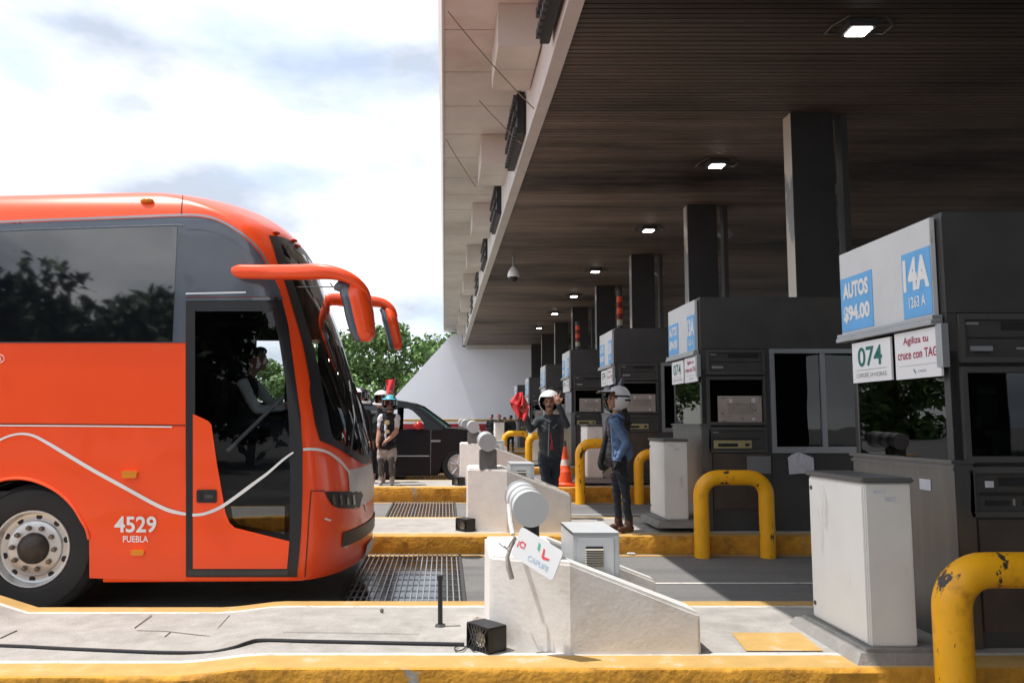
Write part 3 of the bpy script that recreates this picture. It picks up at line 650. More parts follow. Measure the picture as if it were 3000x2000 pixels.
# tilted sign on the first barrier
q0 = at(1528,1541,4.84); q1 = at(1651,1615,4.72); q3 = at(1495,1624,4.82); q2 = q1+q3-q0
t = thing('toll_sign_plate', 'tilted white plate with red and green marks leaning on the drum', 'sign', (q0+q2)/2)
nrm = (q1-q0).cross(q3-q0).normalized(); nrm = nrm if nrm.y < 0 else -nrm
def rr_poly(q, r, n=5):
    out = []
    for i in range(4):
        c = q[i]; a = (q[i-1]-c).normalized(); b = (q[(i+1) % 4]-c).normalized()
        for k in range(n+1):
            th = k/n; A = c+a*r; B = c+b*r
            out.append((1-th)**2*A+2*th*(1-th)*c+th**2*B)
    return out
mb = MB(); mb.prism(rr_poly([q0,q1,q2,q3], 0.02), -nrm*0.012); mb.build('plate', M('sign_plate_white', (0.68,0.68,0.69), 0.4, var=0.05), t)
ex = q1-q0; ey = q0-q3
def sp(a, b): return q3+ex*a+ey*b+nrm*0.0025
mb = MB(); add_text(mb, 'CAPUFE', sp(0.36,0.16), ex*0.48, ey*0.17, 0, 0.01)
mb.build('lettering', M('pale_blue_print', (0.42,0.55,0.66)), t); mb = MB(); add_text(mb, '¡C!', sp(0.06,0.34), ex*0.17, ey*0.26, 1, 0.03)
mb.build('slogan', [MATS['pale_blue_print'], M('red_print', (0.70,0.06,0.07))], t)
mb = MB()
mb.quad(sp(0.46,0.85), sp(0.51,0.82), sp(0.535,0.60), sp(0.485,0.62), 2)
mb.add([sp(0.60,0.76),sp(0.64,0.74),sp(0.66,0.53),sp(0.80,0.56),sp(0.77,0.49),sp(0.66,0.44),sp(0.62,0.48)], [(0,1,2,6),(2,3,4,5),(2,5,6)], 1)
mb.build('logo', [MATS['pale_blue_print'], MATS['red_print'], M('green_print', (0.10,0.42,0.30))], t)
a_ = at(1492,1480,4.99); b_ = at(1500,1580,4.93)
mb = MB(); mb.tube([at(1490,1475,5.02), at(1496,1530,4.98), at(1503,1565,4.92)],[0.012,0.016,0.014],8); mb.build('bracket', block_top, t)
t2 = thing('barrier_arm_stub', 'broken grey arm stub hanging with loose wires at the barrier nose', 'arm', at(1492,1620,4.86))
mb = MB(); mb.tube([at(1508,1570,4.90), at(1486,1630,4.88), at(1490,1660,4.88), at(1500,1695,4.88)],[0.008,0.013,0.016,0.015],8); mb.build('arm', M('grey_arm', (0.40,0.36,0.32), 0.6, var=0.2), t2)
mb = MB(); mb.tube(catmull([at(1478,1598,4.92),at(1492,1612,4.89),at(1507,1590,4.88),at(1512,1575,4.88),at(1498,1586,4.87),at(1484,1605,4.88),at(1462,1590,4.95)]),0.0035,5); mb.build('wire', frame_grey, t2)
# grilled black boxes on the island noses
def make_grill_box(i, v0, top, label):
    o = S(0.27, v0+0.25, top); t = thing('grilled_box', label, 'grilled box', o, 'black grilled boxes before the barriers')
    R_ = Matrix.Rotation(radians(41), 4, 'Z'); W, D, H = 0.14, 0.215, 0.15
    def mk(name, mb, m, **kw):
        mb.v = [o+(R_ @ v) for v in mb.v]; return mb.build(name, m, t, **kw)
    mb = MB(); mb.box(0,W,0,D,0,0.008); mb.box(0,W,0,D,H-0.008,H); mb.box(0.03,W,0,D,0.0085,H-0.0085); mb.box(0,0.03,0,0.008,0.0085,H-0.0085); mb.box(0,0.03,D-0.008,D,0.0085,H-0.0085)
    mk('case', mb, black_plastic, bevel=0.003)
    mb = MB()
    for k in range(-4, 10):
        for s_ in (-1, 1):
            pts = []
            for z in (0.01, H-0.01):
                y = k*0.028+s_*(z-H/2)*0.5+0.03
                pts.append((0.003, y, z))
            if 0.006 < pts[0][1] < D-0.006 and 0.006 < pts[1][1] < D-0.006: mb.tube(pts, 0.0028, 5)
    mk('grille', mb, frame_grey)
    mb = MB(); mb.lathe([(0,0),(0.036,0),(0.04,0.006),(0.044,0.012)], (0.022,D*0.42,H*0.45), axis=(-1,0,0), n=16); mk('lens', mb, M('cream_lens', (0.42,0.36,0.26), 0.3, var=0.2, vs=30))
for i, lab in enumerate(['black grilled box at the foot of the nearest barrier','black grilled box at the foot of the second barrier','black grilled box beside the black car front wheel']): make_grill_box(i, VI[i]+(0 if i == 0 else 0.05), TI[i]+0.004, lab)
# thin black post, stone, cable
t = thing('thin_post', 'thin black metal post standing alone on the near island', 'post', gz(1290,1835,0.205)); p = Vector(t['_o'])
mb = MB(); mb.tube([p-Vector((0,0,0.03)), p+Vector((-0.004,0,0.33))],0.0165,10); mb.tube([p+Vector((-0.004,0,0.31)), p+Vector((-0.004,0,0.335))],0.022,10); mb.build('shaft', black_plastic, t)
mb = MB(); mb.lathe([(0,0.02),(0.03,0.018),(0.04,0.0)], p, n=12); mb.build('base_collar', frame_grey, t)
p = gz(1400,1815,0.21); mb = MB(); mb.ell(p, (0.035,0.05,0.018), 10, 6)
for v in mb.v: v += Vector((random.uniform(-1,1),random.uniform(-1,1),random.uniform(-1,1)))*0.004
tag(mb.build('loose_stone', stone_m), 'loose brown stone lying behind the black grilled box', 'stone')
for (x, y, z, lab) in ((1850,1622,0.06,'crumpled white paper scrap lying on the lane by the second island kerb'),(1118,1790,0.215,'small grey pebble on the near island')):
    p = gz(x, y, z); mb = MB(); mb.ell(p+Vector((0,0,0.008)), (0.05 if z < 0.1 else 0.014, 0.03 if z < 0.1 else 0.01, 0.012), 9, 6)
    for v in mb.v: v += Vector((random.uniform(-1,1),random.uniform(-1,1),random.uniform(-1,1)))*0.006
    tag(mb.build('paper_scrap' if z < 0.1 else 'pebble', white_cloth if z < 0.1 else stone_m), lab, 'litter' if z < 0.1 else 'stone')
def isl_z(px): return interp(px, [(0,0.157),(600,0.157),(640,0.165),(740,0.202),(1500,0.205)])
pts = [gz(x, y, isl_z(x)+0.012) for x, y in ((-60,1888),(60,1892),(200,1899),(340,1905),(480,1910),(600,1910),(640,1906),(690,1894),(730,1880),(770,1874),(900,1877),(1050,1880),(1200,1883),(1360,1886))]
tag(MB().tube(catmull(pts, 5), 0.011, 8).build('power_cable', black_plastic), 'black cable lying along the near island to the grilled box', 'cable')
pts = [gz(x, y, 0.215) for x, y in ((1345,1890),(1332,1897),(1338,1905),(1355,1902),(1370,1890),(1380,1897),(1390,1905),(1400,1900))]
tag(MB().tube(catmull(pts, 5), 0.004, 6).build('cable_loop', black_plastic), 'thin loop of black cable curled beside the grilled box', 'cable')
# grates across the lanes
for i, (va, vb, lab) in enumerate(((6.42,9.36,'steel drain grate in front of the orange bus'),(11.42,14.28,'steel drain grate across the second lane'),(16.3,19.1,'steel drain grate under the black car'))):
    za, zb = interp(va, ROADZ), interp(vb, ROADZ); u0, u1 = -0.86, 0.17
    t = thing('drain_grate', lab, 'grate', S(u0, va, za), 'drain grates across the lanes')
    mb = MB(); mb.quad((u0,va,za+0.004),(u1,va,za+0.004),(u1,vb,zb+0.004),(u0,vb,zb+0.004)); mb.build('pit', pit_m, t, shear=True)
    mb = MB()
    for k in range(19):
        u = u0+0.03+k*(u1-u0-0.06)/18
        mb.add([(u,va,za+0.008),(u+0.011,va,za+0.008),(u+0.011,vb,zb+0.008),(u,vb,zb+0.008),(u,va,za+0.018),(u+0.011,va,za+0.018),(u+0.011,vb,zb+0.018),(u,vb,zb+0.018)], [(4,5,6,7),(0,1,5,4),(1,2,6,5),(2,3,7,6),(3,0,4,7)])
    for k in range(12):
        f = (k+0.5)/12; v = lerp(va, vb, f); z = lerp(za, zb, f); mb.box(u0,u1,v-0.002,v+0.002,z+0.006,z+0.011)
    mb.build('bars', grate_m, t, shear=True)
    for u in (u0-0.03, u1):
        mb = MB(); mb.add([(u,va,za),(u+0.03,va,za),(u+0.03,vb,zb),(u,vb,zb),(u,va,za+0.02),(u+0.03,va,za+0.02),(u+0.03,vb,zb+0.02),(u,vb,zb+0.02)], [(4,5,6,7),(0,1,5,4),(1,2,6,5),(2,3,7,6),(3,0,4,7)]); mb.build('frame', dark_grey, t, shear=True)
# tall white cabinets
cabs = [(2.455,4.745,0.28,'tall white cabinet in the foreground before the nearest booth'),(2.66,9.75,0.40,'tall white cabinet left of the yellow hoop, beside the woman'),(2.62,14.75,0.55,'tall pale cabinet behind the woman on the third island'),(2.12,19.7,0.62,'narrow pale cabinet behind the waving man'),(1.55,24.5,0.62,'far narrow grey cabinet beside the distant group of people')]
for (u, v, z, lab) in cabs:
    t = thing('tall_cabinet', lab, 'cabinet', S(u, v, z-0.08), 'tall white cabinets on the islands')
    h = 0.925
    mb = MB(); mb.box(u,u+0.27,v,v+0.715,z,z+h-0.002); mb.build('case', cab_white, t, shear=True, bevel=0.008)
    mb = MB(); mb.box(u-0.008,u-0.0005,v+0.02,v+0.70,z+0.015,z+h-0.02); d = mb.build('door', M('door_white', (0.84,0.84,0.82), 0.45, var=0.05, vs=3, spots=((0.5,0.48,0.44), 3, 0.6, 0.75, (2,2,0.5))), t, shear=True, bevel=0.003)
    for zz in (z+0.10, z+h-0.08):
        mb = MB(); mb.lathe([(0,0.006),(0.012,0.006),(0.016,0.0)], (u-0.008,v+0.67,zz), axis=(-1,0,0), n=10); mb.v = [Vector((q.x-K*q.y,q.y,q.z)) for q in mb.v]
        o = mb.build('latch', dark_grey, None, origin=Vector(t['_o'])); o.parent = d; o.location = (0,0,0)
    mb = MB(); mb.box(u-0.025,u+0.285,v-0.02,v+0.735,z+h,z+h+0.03); mb.build('lid', M('lid_grey', (0.12,0.12,0.12), 0.4), t, shear=True, bevel=0.01)
    mb = MB(); mb.box(u+0.05,u+0.12,v-0.003,v-0.0005,z+h-0.06,z+h-0.042); mb.box(u+0.11,u+0.18,v-0.003,v-0.0005,z+h-0.105,z+h-0.08); mb.build('plate', white_cloth, t, shear=True)
    mb = MB(); mb.add([(u-0.13,v-0.09,z-0.09),(u+0.42,v-0.09,z-0.09),(u+0.42,v+0.83,z-0.09),(u-0.13,v+0.83,z-0.09),(u-0.09,v-0.06,z-0.02),(u+0.40,v-0.06,z-0.02),(u+0.40,v+0.80,z-0.02),(u-0.09,v+0.80,z-0.02)], [(4,5,6,7),(0,1,5,4),(1,2,6,5),(2,3,7,6),(3,0,4,7)]); mb.box(u-0.05,u+0.36,v-0.04,v+0.77,z-0.0195,z-0.001); mb.build('plinth', M('plinth_concrete', (0.26,0.25,0.24), 0.85, var=0.25, vs=6, bump=0.4), t, shear=True)
# yellow hoops
def hoop(u0, u1, v, zb, zt, r, label):
    t = MB(); c = 0.20; mid = []
    a, b = u0+r, u1-r; top = zt-r
    pts = [(a,v,zb),(a,v,lerp(zb,top-c,0.5)),(a,v,top-c)]
    for k in range(1, 9): th = k/9*pi/2; pts.append((a+c-c*cos(th), v, top-c+c*sin(th)))
    pts += [(lerp(a+c,b-c,0.02),v,top),(lerp(a+c,b-c,0.98),v,top)]
    for k in range(1, 9): th = k/9*pi/2; pts.append((b-c+c*sin(th), v, top-c+c*cos(th)))
    pts += [(b,v,top-c),(b,v,lerp(zb,top-c,0.5)),(b,v,zb)]
    t.tube(pts, r, 20, up=(0,1,0))
    o = t.build('guard_hoop', hoop_yel, None, origin=S(u0, v, zb), shear=True)
    tag(o, label, 'guard hoop', 'yellow guard hoops before the booths')
hoop(2.62,3.75,4.40,-0.02,0.865,0.095,'thick yellow guard hoop at the bottom right corner')
hoop(2.83,3.74,9.22,0.02,1.015,0.085,'scuffed yellow guard hoop between the two nearest white cabinets')
hoop(2.28,3.15,14.1,0.12,1.27,0.085,'yellow guard hoop behind the orange cone')
hoop(3.3,4.2,14.1,0.12,1.09,0.085,'yellow hoop behind the woman, mostly hidden by the cabinet')
hoop(1.9,2.5,19.0,0.3,1.32,0.085,'far yellow hoop left of the waving man')
hoop(1.7,2.6,24.0,0.3,1.3,0.085,'farthest yellow hoop by the distant people')
# cone
p = gz(1656,1422,0.415); t = thing('traffic_cone', 'faded orange traffic cone standing beside the waving man', 'cone', p)
mb = MB(); mb.box(p.x-0.2,p.x+0.2,p.y-0.2,p.y+0.2,p.z,p.z+0.035); mb.build('base', cone_or, t, bevel=0.02)
mb = MB(); mb.lathe([(0.155,0.035,0),(0.13,0.06,0),(0.112,0.25,0),(0.11,0.252,0),(0.09,0.36,1),(0.068,0.46,1),(0.066,0.47,0),(0.045,0.60,0),(0.03,0.70,0),(0.028,0.702,2),(0.022,0.80,2),(0.0,0.805,2)], p, n=20)
mb.build('body', [cone_or, M('cone_band', (0.62,0.50,0.45), 0.5, var=0.2, vs=9), dark_grey], t)

# ================================================================== FAR WALL
VW = 48.5
t = thing('end_wall', 'white sloping end wall with red and ochre bands at the base', 'wall', (-2, VW, 0.3))
def wx(px, py): return at(px, py, VW)
def wall_piece(name, pts, m, th, off=0.0):
    mb = MB(); mb.prism([Vector((q.x, q.y-off, q.z)) for q in pts], (0, th, 0)); mb.build(name, m, t)
tl = wx(1325,978); bt = wx(1035,1290)
wall_piece('wall', [wx(1035,1295), wx(1980,1295), wx(1980,978), tl], wall_white, 1.2)
def strip(y0, y1, m, name, off):
    def ex_(y): return 1325+(1035-1325)*(y-978)/(1290-978)
    wall_piece(name, [wx(ex_(y1)+2,y1), wx(1980,y1), wx(1980,y0), wx(ex_(y0)+2,y0)], m, 0.03, off)
strip(1228,1234,wall_gold,'ochre_band',0.035); strip(1241,1268,wall_red,'red_band',0.035)
t = thing('ribbed_cabin', 'grey ribbed metal cabin behind the far booths under the roof', 'cabin', at(1620,1270,43)); p0 = at(1597,1300,43); p1 = at(1640,1012,43)
mb = MB(); mb.box(p0.x,p1.x+2,43,45,0.3,p1.z); mb.build('wall', M('ribbed_grey', (0.13,0.125,0.12), 0.6, var=0.2), t)
mb = MB()
for k in range(10): mb.box(p0.x+0.06+k*0.25,p0.x+0.14+k*0.25,42.95,42.998,0.3,p1.z)
mb.build('rib', grey_mid, t)

# ================================================================== TREES
def tree(label, base, height, spread, nleaf, leafsize, mat, seed, group, crown_lo=0.25, dense=1.0):
    rnd = random.Random(seed); base = Vector(base)
    t = thing('tree', label, 'tree', base, group)
    mb = MB(); th = height*0.45
    mb.tube([base+Vector((0,0,-0.2)), base+Vector((0.1,0,th*0.5)), base+Vector((0,0.1,th)), base+Vector((0.2,0,height*0.8))], [height*0.03,height*0.024,height*0.018,0.03], 8)
    clumps = []
    nb = 26
    for k in range(nb):
        a = rnd.uniform(0, 2*pi); f = rnd.uniform(crown_lo, 1.0); rr = spread*sqrt(rnd.random())*sin(pi*min(0.94, 0.14+0.78*(f-crown_lo)/(1-crown_lo)))
        c = base+Vector((cos(a)*rr, sin(a)*rr, height*f*rnd.uniform(0.9,1.0))); clumps.append((c, rnd.uniform(0.16,0.30)*spread))
        st = base+Vector((0,0,height*rnd.uniform(0.25,0.6)))
        if k < 16: mb.tube([st, st.lerp(c,0.5)+Vector((0,0,-0.03*height)), c], [height*0.010,height*0.006,height*0.002], 5)
    mb.build('trunk', bark, t)
    lb = MB()
    for k in range(nleaf):
        c, r = clumps[rnd.randrange(nb)]
        d = Vector((rnd.gauss(0,1),rnd.gauss(0,1),rnd.gauss(0,0.8))).normalized()*r*(rnd.random()**0.45)
        p = c+d; s_ = leafsize*rnd.uniform(0.6,1.4)
        nrm_ = (Vector((rnd.gauss(0,1),rnd.gauss(0,1),rnd.gauss(0.7,0.8)))+d*0.6/r).normalized(); a = nrm_.orthogonal().normalized(); q = rnd.uniform(0,2*pi)
        a = Matrix.Rotation(q,3,nrm_) @ a; b = nrm_.cross(a)
        lb.add([p-a*s_*0.5,p+b*s_*0.28,p+a*s_*0.6-nrm_*s_*0.15,p-b*s_*0.28], [(0,1,2,3)], 0)
    lb.build('crown', mat, t)
tree('full green tree between the bus mirrors and the white wall', (-8.6,58,0.3), 7.7, 5.0, 19000, 0.34, leaf_a, 3, 'green trees behind the white wall', 0.04)
tree('green tree right of the bus mirror, its top showing beside the roof edge', (-3.6,64,0.3), 8.9, 5.2, 19000, 0.36, leaf_a, 5, 'green trees behind the white wall', 0.04)
tree('green tree low behind the bus windscreen', (-14,60,0.3), 7.6, 5.0, 14000, 0.36, leaf_a, 8, 'green trees behind the white wall', 0.12)
tree('green tree seen through the bus driver window', (-21,58,0.3), 9, 5.5, 6000, 0.4, leaf_a, 9, 'green trees behind the white wall', 0.1)
for k, (x, y, h) in enumerate(((-34,14,7),(-38,24,8),(-36,34,7.5),(-40,45,8.5),(-30,52,8))):
    tree(['broad green tree far to the left, reflected in the nearest booth glass','second broad green tree far to the left beyond the bus','third broad green tree far to the left beyond the bus','fourth broad green tree far to the left beyond the bus','broad green tree far left behind the car'][k], (x,y,0), h, 5.5, 3500, 0.7, leaf_a, 40+k, 'trees far to the left', 0.05)
for k, (x, y, h, sp_) in enumerate(((-13,-15,6.6,5.6),(-8.0,-17,5.8,5.2),(-17.5,-16,6.0,5.4),(-3,-20,6.4,5.2),(-22,-17,6.6,5.6))):
    tree(['spreading dark tree behind the photographer, left','low dark tree behind the photographer','spreading dark tree straight behind the photographer','tall dark tree behind the photographer, right','far left dark tree behind the photographer'][k], (x,y,0), h, sp_, 3800, 0.5, leaf_dark, 20+k, 'trees reflected in the bus windows', 0.3)
# ================================================================== BUS
TH = radians(-2.0); BO = Vector((-2.2, 6.6, 0.0)); W_ = 2.5
BX = Vector((cos(TH), -sin(TH), 0)); BY = Vector((sin(TH), cos(TH), 0))
def bw(x, y, z):
    return BO+BX*x+BY*y+Vector((0,0,z+(0.030*min(0,x+0.9)*(z-3.0)/0.5 if z > 3 else 0)))   # the roof rises a little towards the front
def bl_(P): d = Vector(P)-BO; return (d.dot(BX), d.dot(BY), d.z)
bus = thing('coach_bus', 'orange long distance coach with 4529 PUEBLA on its side', 'bus', BO)
XF = [(0.22,0.799),(0.27,0.831),(0.36,0.858),(0.55,0.87),(0.8,0.863),(1.0,0.854),(1.25,0.814),(1.67,0.719),(2.0,0.612),(2.33,0.502),(2.6,0.408),(2.88,0.306),(3.1,0.23),(3.2,0.186),(3.3,0.14),(3.4,0.06),(3.48,-0.06),(3.54,-0.22),(3.58,-0.45),(3.60,-1.0)]
XC = [(0.22,0.40),(0.6,0.46),(1.5,0.42),(2.2,0.27),(2.7,0.11),(3.0,-0.02),(3.2,-0.14),(3.3,-0.28),(3.4,-0.52),(3.5,-0.85),(3.6,-1.3)]
INS = [(0.22,0.035),(0.30,0.01),(0.42,0.0),(3.16,0.0),(3.25,0.012),(3.34,0.035),(3.42,0.075),(3.48,0.125),(3.53,0.20),(3.56,0.30),(3.58,0.42),(3.595,0.6),(3.60,0.8)]
NN = 2.2
ZL = [0.285,0.30,0.32,0.36,0.45,0.6,0.75,0.9,1.05,1.2,1.3,1.4,1.5,1.6,1.7,1.8,1.9,2.0,2.1,2.2,2.3,2.4,2.5,2.6,2.7,2.8,2.9,3.0,3.06,3.12,3.18,3.22,3.26,3.30,3.34,3.38,3.42,3.45,3.48,3.51,3.53,3.545,3.56,3.572,3.582,3.59,3.596,3.60]
def front_x(y, z):
    ins = interp(z, INS); hw = W_/2-ins; q = abs(W_/2-y)/hw
    if q >= 1: return interp(z, XC)
    return interp(z, XC)+(interp(z, XF)-interp(z, XC))*(1-q**NN)**(1/NN)
def ring(z, off=0.0):
    ins = interp(z, INS)+off; xc = interp(z, XC); xf = interp(z, XF)-off; P = []
    hw = W_/2-ins; xs = list(np.linspace(-10.5,-3.0,14))+list(np.linspace(-2.9,-1.2,24))
    n2 = 24
    for x in xs: P.append((x, ins))
    for k in range(n2+1): P.append((lerp(-1.2, xc, (k+1)/(n2+1)), ins))
    m = 22
    for k in range(1, 2*m):
        th = pi*k/(2*m); c_, s_ = cos(th), sin(th)
        P.append((xc+(xf-xc)*abs(s_)**(2/NN), W_/2-hw*(1 if c_ > 0 else -1)*abs(c_)**(2/NN)))
    for k in range(n2+1): P.append((lerp(xc, -1.2, k/(n2+1)), W_-ins))
    for x in reversed(xs): P.append((x, W_-ins))
    return P
def shell(off=0.0):
    vs = []; fs = []
    R_ = [ring(z, off) for z in ZL]; m = len(R_[0])
    for z, r in zip(ZL, R_):
        zz = z if z < 3 else 3+(z-3)*(1-off*0.15)
        vs += [bw(x, y, zz) for x, y in r]
    for i in range(len(ZL)-1):
        for k in range(m): fs.append((i*m+k, i*m+(k+1) % m, (i+1)*m+(k+1) % m, (i+1)*m+k))
    half = m//2; o = (len(ZL)-1)*m
    for k in range(half-1): fs.append((o+k, o+k+1, o+m-2-k, o+m-1-k))
    return vs, fs
SV, SF = shell()
bvh = BVHTree.FromPolygons(SV, SF)
CAMP = Vector((0,0,CH))
def onbus(px, py, off=0.0):
    d = ray(px, py).normalized(); h = bvh.ray_cast(CAMP, d)
    if h[0] is None: return None
    n_ = h[1]; n_ = n_ if n_.dot(d) < 0 else -n_
    return h[0]+n_*off
def decal(name, poly, mat, off=0.004, parent=bus, step=22, holes=(), curved=False, depth=0.006):
    """panel cut to an outline and laid on the body, with a rim that closes it against the body"""
    pts = []; edges = []
    for pl in [poly]+list(holes):
        o = len(pts); q = []
        for i in range(len(pl)):
            a, b = pl[i], pl[(i+1) % len(pl)]; L = hypot(b[0]-a[0], b[1]-a[1]); k = max(1, int(L/step)) if curved else 1
            for j in range(k): q.append((a[0]+(b[0]-a[0])*j/k, a[1]+(b[1]-a[1])*j/k))
        pts += q; edges += [(o+i, o+(i+1) % len(q)) for i in range(len(q))]
    nb = len(pts)
    if curved:
        xs = [p[0] for p in poly]; ys = [p[1] for p in poly]
        x = min(xs)+step*0.5
        while x < max(xs):
            y = min(ys)+step*0.5
            while y < max(ys):
                if inside((x,y), poly) and not any(inside((x,y), h) for h in holes): pts.append((x+0.01*step, y))
                y += step
            x += step
    r = delaunay_2d_cdt([Vector(p) for p in pts], edges, [], 0, 1e-4)
    V2, Fs = r[0], r[2]
    F2 = []
    for f in Fs:
        c = sum((V2[i] for i in f), Vector((0,0)))/len(f)
        if inside(c, poly) and not any(inside(c, h) for h in holes): F2.append(tuple(f))
    P3 = []; ok = []
    for p in V2:
        q = onbus(p.x, p.y, off); P3.append(q if q else Vector((0,0,0))); ok.append(q is not None)
    F2 = [f for f in F2 if all(ok[i] for i in f)]
    cnt = {}
    for f in F2:
        for a, b in zip(f, f[1:]+f[:1]): cnt[(a,b)] = 1
    mb = MB(); mb.add(P3, F2, 0, curved)
    rim = [(a,b) for (a,b) in cnt if (b,a) not in cnt]
    for a, b in rim:
        A, B = P3[a], P3[b]; n_ = (CAMP-A).normalized(); n_ = Vector((-BY.x,-BY.y,0)) if not curved else n_
        mb.add([A, B, B-n_*depth, A-n_*depth], [(0,1,2,3)], 0)
    me_o = mb.build(name, mat, parent)
    return me_o
def ribbon(name, cl, wd, mat, off=0.009, parent=bus):
    C2 = catmull(cl, 6); mb = MB(); vs = []
    for i, p in enumerate(C2):
        t_ = (C2[min(i+1,len(C2)-1)]-C2[max(i-1,0)]); t_ = Vector((t_.x,t_.y)).normalized(); n_ = Vector((-t_.y,t_.x))
        h = (interp(i/(len(C2)-1), wd) if isinstance(wd, list) else wd)/2
        a = onbus(p.x+n_.x*h, p.y+n_.y*h, off); b = onbus(p.x-n_.x*h, p.y-n_.y*h, off)
        if a is None or b is None: continue
        vs.append((a, b))
    for (a,b),(c,d) in zip(vs, vs[1:]): mb.add([a,b,d,c], [(0,1,2,3)], 0, True)
    return mb.build(name, mat, parent)
# outlines measured on the photograph, laid on the body
GLASS = [(573,912),(798,912),(818,1000),(838,1122),(848,1250),(851,1400),(849,1583),(690,1545),(676,1530),(664,1508),(656,1465),(637,1357),(622,1250),(603,1232),(573,1220)]
DOOR = [(546,872),(822,872),(842,950),(866,1122),(880,1220),(886,1316),(886,1440),(882,1565),(870,1688),(546,1688)]
wheel_c = Vector(at(92,1607,6.60)); wxl, _, wzl = bl_(wheel_c)
WB_EDGE = [(789,693),(811,765),(836,832),(886,1002),(909,1122),(907,1150),(925,1254),(936,1279),(960,1294)]
tab = []
for px, py in WB_EDGE:
    q = onbus(px, py); tab.append(bl_(q))
edge_tab = sorted([(z, y) for x, y, z in tab[:-1]])
ZTOP0 = tab[0][2]; ZB0 = tab[-2][2]
def ws_bottom(y):
    a = min(y, W_-y); return interp(a, [(0.05,ZB0-0.0),(0.25,ZB0-0.06),(0.6,ZB0-0.17),(1.0,ZB0-0.26),(1.3,ZB0-0.28)])
def ws_top(y):
    a = min(y, W_-y); return interp(a, [(tab[0][1],ZTOP0),(0.6,ZTOP0+0.06),(1.3,ZTOP0+0.10)])
def hole(c):
    x, y, z = bl_(c)
    
    ey = interp(z, edge_tab)
    if x > -0.45 and ey+0.085 < y < W_-ey-0.085 and ws_bottom(y)+0.075 < z < ws_top(y)-0.06: return True
    if y > W_-0.06 and 1.72 < z < 2.54 and (-0.66 < x < -0.15 or -0.15 < x < 0.14): return True
    if (y < 0.11 or y > W_-0.11) and (x-wxl)**2+(z-wzl)**2 < 0.66**2 and z < 1.15: return True
    return False
def in_door(p): return bl_(p)[1] < 0.25 and inside(proj(p), GLASS)
def holed(vs, fs): return [f for f in fs if not hole(sum((vs[i] for i in f), Vector())/len(f)) and not any(in_door(vs[i]) for i in f)]
mb = MB(); mb.add(SV, holed(SV, SF), 0, True); mb.build('body', orange, bus)
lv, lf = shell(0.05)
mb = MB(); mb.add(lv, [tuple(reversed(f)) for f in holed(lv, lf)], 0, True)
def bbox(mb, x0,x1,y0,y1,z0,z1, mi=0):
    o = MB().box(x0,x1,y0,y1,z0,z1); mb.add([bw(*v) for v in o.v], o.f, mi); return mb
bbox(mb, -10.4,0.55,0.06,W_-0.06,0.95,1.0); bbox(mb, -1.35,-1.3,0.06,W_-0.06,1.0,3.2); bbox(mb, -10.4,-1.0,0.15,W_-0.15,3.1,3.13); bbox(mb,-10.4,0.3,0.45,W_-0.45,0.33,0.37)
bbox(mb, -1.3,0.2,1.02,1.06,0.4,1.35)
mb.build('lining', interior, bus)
for (xa, xb_, za, zb) in ((-0.60,-0.22,1.78,2.47),(-0.10,0.10,1.75,2.47)):
    mb = MB()
    for q in ((xa-0.16,xa,za-0.14,zb+0.14),(xb_,xb_+0.12,za-0.14,zb+0.14),(xa,xb_,zb,zb+0.14),(xa,xb_,za-0.14,za)): bbox(mb, q[0],q[1],W_-0.11,W_-0.055,q[2],q[3])
    mb.build('window_frame', interior, bus)
mb = MB(); bbox(mb, -0.02,0.42,0.75,W_-0.2,1.0,1.42); bbox(mb, -0.12,0.30,1.3,W_-0.3,1.42,1.52); mb.build('dashboard', interior, bus)
mb = MB(); bbox(mb,-0.76,-0.28,1.45,1.95,1.36,1.48); bbox(mb,-0.84,-0.73,1.47,1.93,1.45,2.05); bbox(mb,-0.81,-0.73,1.6,1.82,2.07,2.22); mb.build('driver_seat', black_cloth, bus, bevel=0.04)
c = bw(0.02,1.7,1.66); ax = (BX*-0.75+Vector((0,0,0.65))).normalized(); a = ax.orthogonal().normalized(); b = ax.cross(a)
mb = MB(); mb.tube([c+(a*cos(2*pi*k/24)+b*sin(2*pi*k/24))*0.21 for k in range(25)], 0.016, 8, cap=False); mb.tube([c, c-ax*0.3],0.025,8); mb.tube([c-a*0.2,c+a*0.2],0.014,6); mb.build('steering_wheel', black_plastic, bus)
p0 = onbus(655,1322); p1 = onbus(822,1160)
mb = MB(); mb.tube([p0+BY*0.10, p1+BY*0.10],0.017,8); mb.build('door_strut', grey_mid, bus)
# side skin: lower orange panel cut round the wheel arch
def catmull_px(pts): return [(p.x, p.y) for p in catmull(pts, 4)]
ARCH = [(263,1692),(262,1578),(255,1550),(241,1525),(219,1488),(192,1458),(165,1437),(134,1420),(100,1407),(67,1401),(33,1401),(0,1407),(-35,1420),(-62,1442),(-85,1475),(-100,1520),(-105,1578),(-106,1690)]
decal('side_panel', [(-420,1250),(544,1250),(544,1700)]+ARCH+[(-420,1685)], orange, 0.005)
decal('side_panel', [(-420,1006),(544,1006),(544,1246),(-420,1243)], orange, 0.005)
mb = MB(); mb.tube([p for p in [onbus(x, y, 0.006) for x, y in catmull_px(ARCH[1:-1])] if p], 0.013, 8); mb.build('arch_lip', orange, bus)
decal('window_surround', [(-420,683),(0,656),(300,644),(520,636),(575,636),(620,643),(660,659),(700,684),(735,715),(762,747),(782,785),(800,815),(818,850),(822,870),(546,870),(544,1004),(-420,1004)], bus_black, 0.007, curved=True, step=15)
decal('side_window', [(-420,712),(0,681),(280,671),(508,664),(521,668),(506,1001),(-420,1001)], bus_glass_dark, 0.012)
